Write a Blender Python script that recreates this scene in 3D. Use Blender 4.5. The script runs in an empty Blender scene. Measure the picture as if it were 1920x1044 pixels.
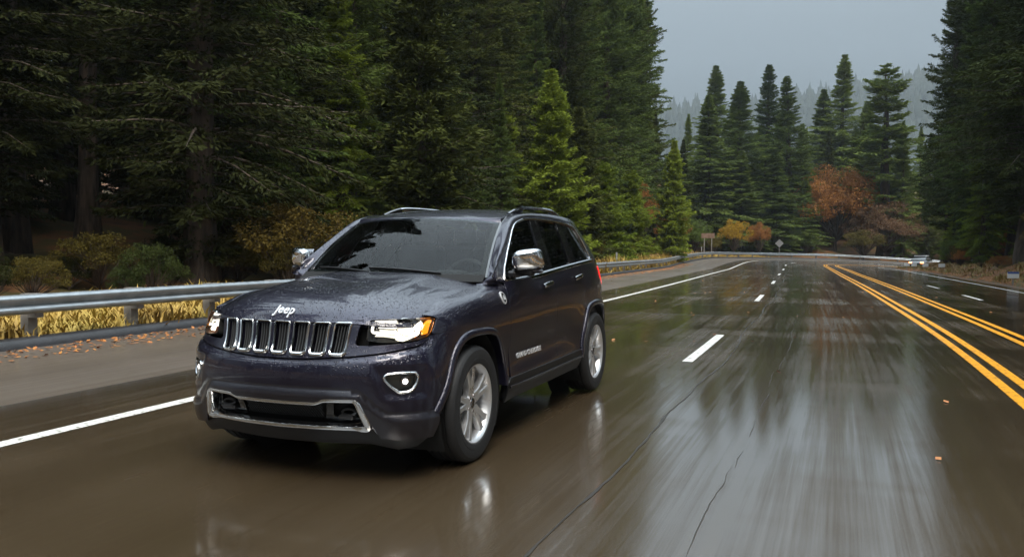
import bpy, bmesh, math, random
import numpy as np
from mathutils import Vector, Matrix
from mathutils.geometry import delaunay_2d_cdt

SC = bpy.context.scene
COL = SC.collection
R = math.radians
rng = np.random.default_rng(7)
random.seed(7)

# ------------------------------------------------------------------ camera
cam_d = bpy.data.cameras.new('camera'); cam = bpy.data.objects.new('camera', cam_d); COL.objects.link(cam)
_yaw, _pitch, _roll = .3727, .0425, .0041
_f = Vector((-math.sin(_yaw)*math.cos(_pitch), math.cos(_yaw)*math.cos(_pitch), -math.sin(_pitch)))
_r0 = Vector((math.cos(_yaw), math.sin(_yaw), 0)); _u0 = _r0.cross(_f)
_r = _r0*math.cos(_roll)+_u0*math.sin(_roll); _u = -_r0*math.sin(_roll)+_u0*math.cos(_roll)
cam.matrix_world = Matrix(((_r.x, _u.x, -_f.x, 3.1546), (_r.y, _u.y, -_f.y, -4.1086), (_r.z, _u.z, -_f.z, 1.4484), (0, 0, 0, 1)))
cam_d.sensor_width = 36; cam_d.lens = 29.41; cam_d.clip_start = .1; cam_d.clip_end = 6000
SC.camera = cam

# ------------------------------------------------------------------ sky, sun, exposure
SUN_EL, SUN_AZ = R(55), R(140)
wd = bpy.data.worlds.new('World'); SC.world = wd; wd.use_nodes = True
nt = wd.node_tree; nt.nodes.clear()
W_ = lambda t: nt.nodes.new(t)
wout = W_('ShaderNodeOutputWorld'); wbg = W_('ShaderNodeBackground'); wbg2 = W_('ShaderNodeBackground'); wadd = W_('ShaderNodeAddShader')
sky = W_('ShaderNodeTexSky'); sky.sky_type = 'NISHITA'; sky.sun_disc = False
sky.sun_elevation = SUN_EL; sky.sun_rotation = SUN_AZ; sky.air_density = 1.5; sky.dust_density = 4.0
wbg.inputs['Strength'].default_value = .05
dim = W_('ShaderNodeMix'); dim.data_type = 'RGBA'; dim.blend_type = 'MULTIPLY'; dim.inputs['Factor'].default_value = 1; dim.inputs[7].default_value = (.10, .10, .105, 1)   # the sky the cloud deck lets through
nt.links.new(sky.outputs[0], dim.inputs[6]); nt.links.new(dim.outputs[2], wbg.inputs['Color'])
# the overcast: a cloud deck far brighter overhead, steepened to brighten road reflections, with soft lumps
tc = W_('ShaderNodeTexCoord'); sep = W_('ShaderNodeSeparateXYZ'); nt.links.new(tc.outputs['Generated'], sep.inputs[0])
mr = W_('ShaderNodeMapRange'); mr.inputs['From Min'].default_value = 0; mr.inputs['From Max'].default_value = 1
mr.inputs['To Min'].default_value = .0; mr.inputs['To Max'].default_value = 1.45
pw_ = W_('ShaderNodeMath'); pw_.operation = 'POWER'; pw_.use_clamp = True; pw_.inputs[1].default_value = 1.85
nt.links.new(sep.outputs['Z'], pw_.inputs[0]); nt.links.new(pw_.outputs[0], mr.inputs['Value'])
mpg = W_('ShaderNodeMapping'); mpg.inputs['Scale'].default_value = (1, 1, 2.6); nt.links.new(tc.outputs['Generated'], mpg.inputs[0])
nz = W_('ShaderNodeTexNoise'); nz.inputs['Scale'].default_value = 2.2; nz.inputs['Detail'].default_value = 5; nz.inputs['Roughness'].default_value = .5
nt.links.new(mpg.outputs[0], nz.inputs['Vector'])
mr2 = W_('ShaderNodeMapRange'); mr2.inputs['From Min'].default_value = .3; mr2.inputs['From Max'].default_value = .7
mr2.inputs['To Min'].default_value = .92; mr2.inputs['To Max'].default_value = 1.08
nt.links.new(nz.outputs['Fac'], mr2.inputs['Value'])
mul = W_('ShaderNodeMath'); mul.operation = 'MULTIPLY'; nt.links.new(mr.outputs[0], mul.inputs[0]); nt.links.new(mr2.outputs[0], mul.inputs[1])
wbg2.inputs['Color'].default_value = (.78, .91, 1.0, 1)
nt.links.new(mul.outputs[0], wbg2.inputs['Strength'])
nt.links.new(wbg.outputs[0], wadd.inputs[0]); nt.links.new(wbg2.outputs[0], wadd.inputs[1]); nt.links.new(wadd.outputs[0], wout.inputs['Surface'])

sun_d = bpy.data.lights.new('sun', 'SUN'); sun = bpy.data.objects.new('sun', sun_d); COL.objects.link(sun)
sun_d.energy = 1.5; sun_d.angle = R(35); sun_d.color = (1, .92, .80)
# Nishita: rotation 0 puts the sun at +Y, growing clockwise seen from above
_sd = Vector((math.sin(SUN_AZ)*math.cos(SUN_EL), math.cos(SUN_AZ)*math.cos(SUN_EL), math.sin(SUN_EL)))
sun.rotation_euler = _sd.to_track_quat('Z', 'Y').to_euler(); sun.location = _sd*60

SC.view_settings.view_transform = 'Standard'; SC.view_settings.look = 'None'
SC.view_settings.exposure = 1.45; SC.view_settings.gamma = 1; SC.view_settings.use_curve_mapping = False
SC.render.engine = 'CYCLES'
SC.cycles.max_bounces = 7; SC.cycles.diffuse_bounces = 2; SC.cycles.glossy_bounces = 4; SC.cycles.transparent_max_bounces = 12
SC.cycles.volume_bounces = 0; SC.cycles.use_denoising = True

HAZE = .0003
# ------------------------------------------------------------------ helpers
def tag(o, label=None, cat=None, group=None, kind=None):
    if label: o['label'] = label
    if cat: o['category'] = cat
    if group: o['group'] = group
    if kind: o['kind'] = kind
    return o
def link(o, parent=None):
    COL.objects.link(o)
    if parent is not None:
        o.parent = parent
        if parent.get('_shift'): o.location = Vector(parent['_shift'])
    return o
def empty(name, loc=(0, 0, 0), parent=None):
    o = bpy.data.objects.new(name, None); o.empty_display_size = .2
    COL.objects.link(o); o.location = loc
    if parent is not None: o.parent = parent
    return o
def mesh_np(name, V, F, mat=None, parent=None, smooth=False, sharp=None, mats=None, mi=None):
    """V (n,3), F list of index tuples or an (m,3|4) array"""
    me = bpy.data.meshes.new(name)
    V = np.ascontiguousarray(V, np.float32)
    if isinstance(F, np.ndarray) and F.ndim == 2:
        m, k = F.shape
        me.vertices.add(len(V)); me.vertices.foreach_set('co', V.ravel())
        me.loops.add(m*k); me.loops.foreach_set('vertex_index', np.ascontiguousarray(F, np.int32).ravel())
        me.polygons.add(m); me.polygons.foreach_set('loop_start', np.arange(0, m*k, k, dtype=np.int32))
        try: me.polygons.foreach_set('loop_total', np.full(m, k, np.int32))
        except Exception: pass
        me.update(calc_edges=True)
    else:
        me.from_pydata([tuple(map(float, v)) for v in V], [], [tuple(f) for f in F]); me.update()
    for mm in (mats or [mat]):
        if mm: me.materials.append(mm)
    if mi is not None: me.polygons.foreach_set('material_index', np.asarray(mi, np.int32))
    if smooth:
        me.polygons.foreach_set('use_smooth', np.ones(len(me.polygons), bool))
        if sharp: me.set_sharp_from_angle(angle=R(sharp))
    o = bpy.data.objects.new(name, me)
    return link(o, parent)
def copy_tree(o, parent=None):
    c = o.copy(); COL.objects.link(c)
    if parent is not None: c.parent = parent
    for ch in list(o.children): copy_tree(ch, c)
    return c
class MB:
    """collects simple solids into one mesh"""
    def __init__(s): s.V = []; s.F = []; s.n = 0
    def add(s, V, F):
        V = np.asarray(V, float); s.V.append(V); s.F += [tuple(int(i)+s.n for i in f) for f in F]; s.n += len(V); return s
    def box(s, c, d, rot=None):
        x, y, z = [k/2 for k in d]
        V = np.array([(-x,-y,-z),(x,-y,-z),(x,y,-z),(-x,y,-z),(-x,-y,z),(x,-y,z),(x,y,z),(-x,y,z)])
        if rot is not None: V = V @ np.array(rot).T
        return s.add(V+np.array(c), [(0,3,2,1),(4,5,6,7),(0,1,5,4),(1,2,6,5),(2,3,7,6),(3,0,4,7)])
    def rbox(s, c, d, b=.01, rot=None):
        """box with chamfered edges"""
        x, y, z = [k/2 for k in d]; P = []
        for sx in (-1,1):
            for sy in (-1,1):
                for sz in (-1,1):
                    P += [(sx*(x-b), sy*(y-b), sz*z), (sx*(x-b), sy*y, sz*(z-b)), (sx*x, sy*(y-b), sz*(z-b))]
        bm = bmesh.new(); vs = [bm.verts.new(p) for p in P]; bmesh.ops.convex_hull(bm, input=vs); bm.verts.index_update()
        V = np.array([v.co[:] for v in bm.verts]); F = [[v.index for v in f.verts] for f in bm.faces]; bm.free()
        if rot is not None: V = V @ np.array(rot).T
        return s.add(V+np.array(c), F)
    def tube(s, P, r, n=8, cap=True):
        P = np.asarray(P, float); r = np.broadcast_to(np.asarray(r, float), (len(P),))
        T = np.gradient(P, axis=0); T /= np.linalg.norm(T, axis=1, keepdims=True)
        a = np.array((0, 0, 1.)) if abs(T[0][2]) < .9 else np.array((1., 0, 0)); V = []
        for i in range(len(P)):
            a = a - T[i]*(a@T[i]); a /= np.linalg.norm(a); b = np.cross(T[i], a)
            for k in range(n):
                t = 2*math.pi*k/n; V.append(P[i]+r[i]*(a*math.cos(t)+b*math.sin(t)))
        F = [(i*n+k, i*n+(k+1) % n, (i+1)*n+(k+1) % n, (i+1)*n+k) for i in range(len(P)-1) for k in range(n)]
        if cap: F += [tuple(range(n))[::-1], tuple((len(P)-1)*n+k for k in range(n))]
        return s.add(V, F)
    def build(s, name, mat, parent=None, smooth=False, sharp=35):
        return mesh_np(name, np.concatenate(s.V), s.F, mat, parent, smooth, sharp)

# ------------------------------------------------------------------ materials
MAT = {}
def nodes_of(m): return m.node_tree.nodes, m.node_tree.links
def mk(name, col, rough=.5, metal=0., **kw):
    m = bpy.data.materials.new(name); m.use_nodes = True
    b = m.node_tree.nodes['Principled BSDF']
    b.inputs['Base Color'].default_value = (*col, 1); b.inputs['Roughness'].default_value = rough; b.inputs['Metallic'].default_value = metal
    for k, v in kw.items(): b.inputs[k.replace('_', ' ')].default_value = v
    MAT[name] = m; return m
def N(m, t, **kw):
    n = m.node_tree.nodes.new(t)
    for k, v in kw.items():
        if k in n.inputs.keys(): n.inputs[k].default_value = v
        else: setattr(n, k, v)
    return n
def L(m, a, b): m.node_tree.links.new(a, b)
def ramp(m, src, stops):
    n = m.node_tree.nodes.new('ShaderNodeValToRGB'); e = n.color_ramp.elements
    while len(e) < len(stops): e.new(.5)
    for k, (p, c) in enumerate(stops): e[k].position = p; e[k].color = (*c, 1) if len(c) == 3 else c
    if src is not None: L(m, src, n.inputs['Fac'])
    return n
def noise(m, scale, detail=3, rough=.5, coord='Object', stretch=None, dist=0):
    t = N(m, 'ShaderNodeTexCoord'); n = N(m, 'ShaderNodeTexNoise'); n.inputs['Scale'].default_value = scale
    n.inputs['Detail'].default_value = detail; n.inputs['Roughness'].default_value = rough; n.inputs['Distortion'].default_value = dist
    if stretch:
        mp = N(m, 'ShaderNodeMapping'); mp.inputs['Scale'].default_value = stretch
        L(m, t.outputs[coord], mp.inputs[0]); L(m, mp.outputs[0], n.inputs['Vector'])
    else: L(m, t.outputs[coord], n.inputs['Vector'])
    return n
def mrange(m, src, a, b, c, d):
    n = N(m, 'ShaderNodeMapRange'); n.inputs['From Min'].default_value = a; n.inputs['From Max'].default_value = b
    n.inputs['To Min'].default_value = c; n.inputs['To Max'].default_value = d
    if src is not None: L(m, src, n.inputs['Value'])
    return n
def math_(m, op, a, b=None):
    n = N(m, 'ShaderNodeMath'); n.operation = op
    for k, v in enumerate((a, b)):
        if v is None: continue
        if isinstance(v, (int, float)): n.inputs[k].default_value = v
        else: L(m, v, n.inputs[k])
    return n.outputs[0]
def P_(m): return m.node_tree.nodes['Principled BSDF']
def vary(m, scale, lo, hi, detail=4, coord='Object'):
    """base colour wandering between two real tones"""
    n = noise(m, scale, detail, .6, coord); r = ramp(m, n.outputs['Fac'], [(.3, lo), (.7, hi)]); L(m, r.outputs[0], P_(m).inputs['Base Color']); return n
def bump(m, h, strength, dist, extra=()):
    b = N(m, 'ShaderNodeBump'); b.inputs['Strength'].default_value = strength; b.inputs['Distance'].default_value = dist
    L(m, h, b.inputs['Height']); L(m, b.outputs[0], P_(m).inputs['Normal'])
    for e in extra: L(m, b.outputs[0], P_(m).inputs[e])
    return b
def droplets(m, strength=.5, scale=85., coat=True, keep=.45):
    """beads of rain: small domes, two sizes, sparsely kept"""
    t = N(m, 'ShaderNodeTexCoord'); hs = []
    for sc_, kp in ((scale, keep), (scale*2.1, keep+.1)):
        v = N(m, 'ShaderNodeTexVoronoi'); v.inputs['Scale'].default_value = sc_; L(m, t.outputs['Object'], v.inputs['Vector'])
        d = mrange(m, v.outputs['Distance'], .12, .42, 1, 0)
        s = N(m, 'ShaderNodeSeparateColor'); L(m, v.outputs['Color'], s.inputs[0])
        k = math_(m, 'LESS_THAN', s.outputs[0], kp)
        hs.append(math_(m, 'MULTIPLY', math_(m, 'MULTIPLY', d.outputs[0], k), 1/sc_*8))
    b = bump(m, math_(m, 'ADD', hs[0], hs[1]), strength, .03, ('Coat Normal',) if coat else ())
    ge = N(m, 'ShaderNodeNewGeometry'); sz = N(m, 'ShaderNodeSeparateXYZ'); L(m, ge.outputs['Normal'], sz.inputs[0])   # beads stay on faces that look up
    q = mrange(m, sz.outputs['Z'], -.05, .6, strength*.14, strength*1.3); L(m, q.outputs[0], b.inputs['Strength'])
def glassmat(name, tint, rough=.0, drops=False, spec=1.0):
    """thin pane: tinted see-through with Fresnel mirror"""
    m = bpy.data.materials.new(name); m.use_nodes = True; n, l = nodes_of(m); n.clear()
    o = n.new('ShaderNodeOutputMaterial'); tr = n.new('ShaderNodeBsdfTransparent'); gl = n.new('ShaderNodeBsdfGlossy'); mx = n.new('ShaderNodeMixShader'); fr = n.new('ShaderNodeFresnel')
    tr.inputs[0].default_value = (*tint, 1); gl.inputs['Roughness'].default_value = rough; fr.inputs['IOR'].default_value = 1.0+.6*spec
    l.new(fr.outputs[0], mx.inputs[0]); l.new(tr.outputs[0], mx.inputs[1]); l.new(gl.outputs[0], mx.inputs[2]); l.new(mx.outputs[0], o.inputs['Surface'])
    if drops:
        t = n.new('ShaderNodeTexCoord'); v = n.new('ShaderNodeTexVoronoi'); v.inputs['Scale'].default_value = 95; l.new(t.outputs['Object'], v.inputs['Vector'])
        mp = mrange(m, v.outputs['Distance'], .1, .35, 1, 0); b = n.new('ShaderNodeBump'); b.inputs['Strength'].default_value = drops; b.inputs['Distance'].default_value = .01
        s = N(m, 'ShaderNodeSeparateColor'); L(m, v.outputs['Color'], s.inputs[0])
        l.new(math_(m, 'MULTIPLY', mp.outputs[0], math_(m, 'LESS_THAN', s.outputs[0], .3)), b.inputs['Height']); l.new(b.outputs[0], gl.inputs['Normal']); l.new(b.outputs[0], fr.inputs['Normal'])
    MAT[name] = m; return m
def emit(name, col, s):
    m = bpy.data.materials.new(name); m.use_nodes = True; b = m.node_tree.nodes['Principled BSDF']
    b.inputs['Base Color'].default_value = (.8, .8, .8, 1); b.inputs['Emission Color'].default_value = (*col, 1); b.inputs['Emission Strength'].default_value = s
    MAT[name] = m; return m
# ------------------------------------------------------------------ vehicle surfaces (metres; x = its left, y = backwards, z = up)
def nspline(xs, ys):
    """natural cubic spline through (xs, ys); ys may be (n,k). returns f(x array)"""
    xs = np.asarray(xs, float); ys = np.asarray(ys, float)
    flat = ys.ndim == 1
    if flat: ys = ys[:, None]
    n = len(xs); h = np.diff(xs)
    A = np.zeros((n, n)); Rh = np.zeros(ys.shape)
    A[0, 0] = A[-1, -1] = 1
    for i in range(1, n-1):
        A[i, i-1] = h[i-1]; A[i, i] = 2*(h[i-1]+h[i]); A[i, i+1] = h[i]
        Rh[i] = 6*((ys[i+1]-ys[i])/h[i] - (ys[i]-ys[i-1])/h[i-1])
    M = np.linalg.solve(A, Rh)
    def f(x):
        x = np.asarray(x, float); sh = x.shape; x = x.ravel()
        i = np.clip(np.searchsorted(xs, x)-1, 0, n-2)
        hh = h[i][:, None]; a = (xs[i+1]-x)[:, None]; b = (x-xs[i])[:, None]
        r = (M[i]*a**3+M[i+1]*b**3)/(6*hh) + (ys[i]/hh-M[i]*hh/6)*a + (ys[i+1]/hh-M[i+1]*hh/6)*b
        return r[:, 0].reshape(sh) if flat else r.reshape(sh+(ys.shape[1],))
    return f

PLAN = np.array([(0,.03),(.2,.036),(.4,.064),(.55,.112),(.68,.184),(.78,.275),(.85,.385),(.893,.52),(.918,.70),(.932,.93),
    (.941,1.3),(.946,2.0),(.947,2.8),(.943,3.4),(.929,3.85),(.896,4.18),(.845,4.40),(.755,4.57),(.6,4.67),(.3,4.72),(0,4.73)])
_full = np.concatenate([PLAN[:0:-1]*[-1,1], PLAN])
_s = np.concatenate([[0], np.cumsum(np.hypot(*np.diff(_full, axis=0).T))]); _s -= _s[len(PLAN)-1]
_plan = nspline(_s, _full)
U_OF_Y = lambda y: float(np.interp(y, PLAN[4:17, 1], _s[len(PLAN)-1:][4:17]))
U_OF_X = lambda x: float(np.interp(x, PLAN[:9, 0], _s[len(PLAN)-1:][:9]))
UMAX = _s[-1]
# rows (v), and for each station (d outward, z)
VR = np.array([.16,.24,.32,.40,.47,.55,.65,.75,.85,.95,1.0,1.05,1.10,1.15])
def _st(ds, ztop, zs=None):
    z = VR.copy()
    z[9:] = .95 + (VR[9:]-.95)/.2*(ztop-.95)
    if zs is not None: z[9:] = zs
    return np.stack([np.array(ds, float), z], -1)
STN = [
 (0.0,  _st([-.19,-.125,-.08,-.05,-.028,-.010,0,-.022,-.060,-.080,-.086,-.092,-.098,-.105], 1.03)),
 (.30,  _st([-.19,-.125,-.08,-.05,-.028,-.010,0,-.022,-.060,-.080,-.086,-.092,-.098,-.105], 1.03)),
 (.62,  _st([-.17,-.100,-.055,-.030,-.010,.007,.015,-.008,-.048,-.075,-.083,-.090,-.096,-.105], 1.03)),
 (.86,  _st([-.09,-.030,.002,.016,.025,.034,.038,.016,-.024,-.055,-.066,-.076,-.088,-.100], 1.03)),
 (1.12, _st([-.06,-.025,-.006,.004,.011,.018,.020,.010,-.010,-.028,-.040,-.060,-.090,-.130], 1.05, [.95,.985,1.01,1.025,1.03])),
 (U_OF_Y(.62), _st([-.05,-.03,-.018,-.010,-.005,0,0,0,-.003,-.014,-.030,-.060,-.100,-.145], 1.06, [.95,.99,1.028,1.052,1.063])),
 (U_OF_Y(.93), _st([-.05,-.03,-.018,-.010,-.004,0,0,0,0,-.010,-.024,-.055,-.105,-.165], 1.10, [.95,1.005,1.06,1.09,1.106])),
 (U_OF_Y(1.3), _st([-.05,-.03,-.016,-.006,-.004,-.006,-.008,-.004,0,-.006,-.018,-.048,-.105,-.178], 1.15, [.95,1.015,1.082,1.125,1.148])),
 (U_OF_Y(1.62), _st([-.14,-.09,-.035,.000,.002,-.012,-.016,-.006,0,-.004,-.010,-.022,-.038,-.060], 1.168)),
 (U_OF_Y(2.2), _st([-.15,-.10,-.040,.000,.008,-.008,-.016,-.008,0,-.002,-.007,-.017,-.034,-.058], 1.19)),
 (U_OF_Y(2.8), _st([-.15,-.10,-.040,.000,.008,-.006,-.014,-.008,0,-.001,-.006,-.016,-.033,-.058], 1.228)),
 (U_OF_Y(3.3), _st([-.14,-.09,-.035,.000,.004,0,.004,.006,.004,0,-.006,-.016,-.033,-.058], 1.256)),
 (U_OF_Y(3.8), _st([-.05,-.03,-.012,-.002,.002,.004,.010,.012,.008,0,-.006,-.018,-.037,-.062], 1.28)),
 (U_OF_Y(4.3), _st([-.07,-.04,-.015,-.004,0,.002,.005,.005,.002,-.004,-.012,-.028,-.05,-.078], 1.29)),
 (UMAX-.75, _st([-.12,-.06,-.02,-.005,0,.004,.004,-.004,-.012,-.022,-.034,-.052,-.078,-.11], 1.29)),
 (UMAX-.3, _st([-.16,-.08,-.02,0,.004,.004,0,-.02,-.035,-.05,-.065,-.085,-.11,-.14], 1.29)),
 (UMAX, _st([-.16,-.08,-.02,0,.004,.004,0,-.02,-.035,-.05,-.065,-.085,-.11,-.14], 1.29)),
]
_su = np.array([s[0] for s in STN]); _net = np.array([s[1] for s in STN])       # (S, R, 2)
_su2 = np.concatenate([-_su[:0:-1], _su]); _net2 = np.concatenate([_net[:0:-1], _net])
_netu = nspline(_su2, _net2.reshape(len(_su2), -1))
VD = np.linspace(.16, 1.15, 199)
UD = np.linspace(-UMAX, UMAX, 801)
_tabu = _netu(UD).reshape(len(UD), len(VR), 2)
_tab = nspline(VR, _tabu.transpose(1, 0, 2).reshape(len(VR), -1))(VD).reshape(len(VD), len(UD), 2).transpose(1, 0, 2)
def _bicub(u, v):
    # Catmull-Rom lookup in the dense table (smooth first derivatives)
    fu = (u+UMAX)/(2*UMAX)*(len(UD)-1); fv = (v-.16)/.99*(len(VD)-1)
    iu = np.clip(np.floor(fu), 1, len(UD)-3).astype(int); iv = np.clip(np.floor(fv), 1, len(VD)-3).astype(int); tu = fu-iu; tv = fv-iv
    def w(t): return [-.5*t+t*t-.5*t**3, 1-2.5*t*t+1.5*t**3, .5*t+2*t*t-1.5*t**3, -.5*t*t+.5*t**3]
    wu, wv = w(tu), w(tv); r = 0
    for a in range(4):
        for b in range(4):
            r = r + (wu[a]*wv[b])[..., None]*_tab[np.clip(iu+a-1, 0, len(UD)-1), np.clip(iv+b-1, 0, len(VD)-1)]
    return r
def BODY(u, v):
    """outer skin below the belt line: u runs round the plan outline from the nose centre, v is height"""
    u = np.asarray(u, float); v = np.asarray(v, float)
    p = _plan(u); e = 1e-3; t = _plan(u+e)-_plan(u-e); t /= np.linalg.norm(t, axis=-1, keepdims=True)
    n = np.stack([t[..., 1], -t[..., 0]], -1)
    r = _bicub(u, v)
    q = p + n*r[..., :1]
    return np.concatenate([q, r[..., 1:]], -1)

_yf = nspline(*PLAN[:9].T)                       # nose plan line y(x)
_hz = nspline([-.06,-.03,0,.03,.07,.13,.25,.5,.9,1.3,1.5], [.905,.952,.988,1.022,1.052,1.082,1.118,1.162,1.206,1.236,1.247])
def HOODZ(x, y):
    ax = np.abs(x)
    q = y - (_yf(np.minimum(ax, .9)) + .095)
    s = ax/.77
    dome = .016*(1/(1+np.exp((ax-.50+.05*np.clip(q,0,1))/.018)))*np.clip(q/.25, 0, 1)
    return _hz(np.clip(q, -.05, 1.49)) - .074*s**3.4 + dome - .008
def HOOD(x, y):
    x = np.asarray(x, float); y = np.asarray(y, float)
    return np.stack([x, y, HOODZ(x, y)], -1)
_xb = nspline([1.4,1.7,2.2,2.8,3.3,3.6,3.9,4.2,4.5,4.8,5.1], [.868,.882,.887,.888,.886,.880,.862,.818,.735,.61,.45])
_zb = nspline([1.3,1.62,2.2,2.6,3.2,3.8,4.3,4.7], [1.150,1.168,1.190,1.215,1.252,1.280,1.290,1.29])
def SIDE(y, z):
    """side glass surface"""
    y = np.asarray(y, float); z = np.asarray(z, float)
    dz = z-_zb(y)
    ye = y+1.0*np.clip(dz, 0, .6)/(1+np.exp(-(y-3.45)/.12))      # the tail tapers in towards the roof
    return np.stack([_xb(ye)-.30*dz-.13*dz*np.abs(dz), y, z], -1)
_zr = nspline([1.80,2.0,2.3,2.7,3.1,3.6,4.1,4.5,4.7], [1.607,1.668,1.716,1.744,1.752,1.743,1.716,1.676,1.65])
def ROOF(x, y):
    x = np.asarray(x, float); y = np.asarray(y, float)
    return np.stack([x, y, _zr(y)-.040*(np.abs(x)/.64)**2.4], -1)
def WIND(a, b):
    """windscreen: a across (-1..1), b up (0..1)"""
    a = np.asarray(a, float); b = np.asarray(b, float)
    x = a*(.775+(.648-.775)*b)
    y0 = 1.245+.205*np.abs(a)**2.2; z0 = 1.205-.010*a*a
    y1 = 1.905+.150*np.abs(a)**2.2; z1 = 1.652-.040*np.abs(a)**2.4
    h = .03*np.sin(np.pi*b)
    return np.stack([x, y0+(y1-y0)*b-h*.55, z0+(z1-z0)*b+h*.8], -1)
# ------------------------------------------------------------------ the road line: s runs along the left pair of yellow lines, o to the right of it
RC = np.array([(5.0,-90),(4.95,-50),(4.9,-20),(4.87,0),(4.82,9.6),(4.6,17),(4.07,31),(3.3,48),(2.62,64),(1.95,80),(2.0,88),(3.2,95),(6.4,100.6),(11.5,104),(20,107),(40,111),(75,117)])
_rs = np.concatenate([[0], np.cumsum(np.hypot(*np.diff(RC, axis=0).T))]); _rs -= _rs[3]
_rc = nspline(_rs, RC)
S0, S1 = _rs[0], _rs[-1]
_zk = nspline([-95, -40, 0, 8, 20, 40, 60, 85, 95, 105, 115, 130, 150, 190], [0, 0, 0, -.02, -.115, -.275, -.435, -.64, -.80, -1.10, -1.55, -2.4, -3.6, -6.0])
def bank(s): return .045*np.clip((s-60)/30, 0, 1)*np.clip((125-s)/20, 0, 1)
def road_xy(s, o):
    s = np.asarray(s, float); o = np.asarray(o, float)
    p = _rc(s); e = .2; t = _rc(s+e)-_rc(s-e); t /= np.linalg.norm(t, axis=-1, keepdims=True)
    n = np.stack([t[..., 1], -t[..., 0]], -1)
    return p+n*o[..., None], t, n
def road_z(s, o): return _zk(s)-bank(s)*o
def road(s, o, dz=0):
    s, o = np.broadcast_arrays(np.asarray(s, float), np.asarray(o, float))
    p, t, n = road_xy(s, o)
    return np.concatenate([p, (road_z(s, o)+dz)[..., None]], -1)
def ribbon(name, os_, s0, s1, mat, dz=0, ds=1.5, kind='structure', dzs=None):
    s = np.arange(s0, s1+ds*.5, ds); o = np.asarray(os_, float); dz = np.broadcast_to(np.asarray(dz if dzs is None else dzs, float), o.shape)
    Pg = road(s[:, None], o[None], 0); Pg[..., 2] += dz[None]
    n, m = Pg.shape[:2]; I = np.arange(n*m).reshape(n, m)
    F = np.stack([I[:-1, :-1], I[:-1, 1:], I[1:, 1:], I[1:, :-1]], -1).reshape(-1, 4)
    ob = mesh_np(name, Pg.reshape(-1, 3), F, mat, None, True)
    uv = ob.data.uv_layers.new(name='UVMap'); q = np.stack(np.broadcast_arrays(o[None], s[:, None]), -1).reshape(-1, 2)
    li = np.empty(len(ob.data.loops), np.int32); ob.data.loops.foreach_get('vertex_index', li)
    uv.data.foreach_set('uv', q[li].astype(np.float32).ravel())
    if kind: ob['kind'] = kind
    return ob
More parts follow.
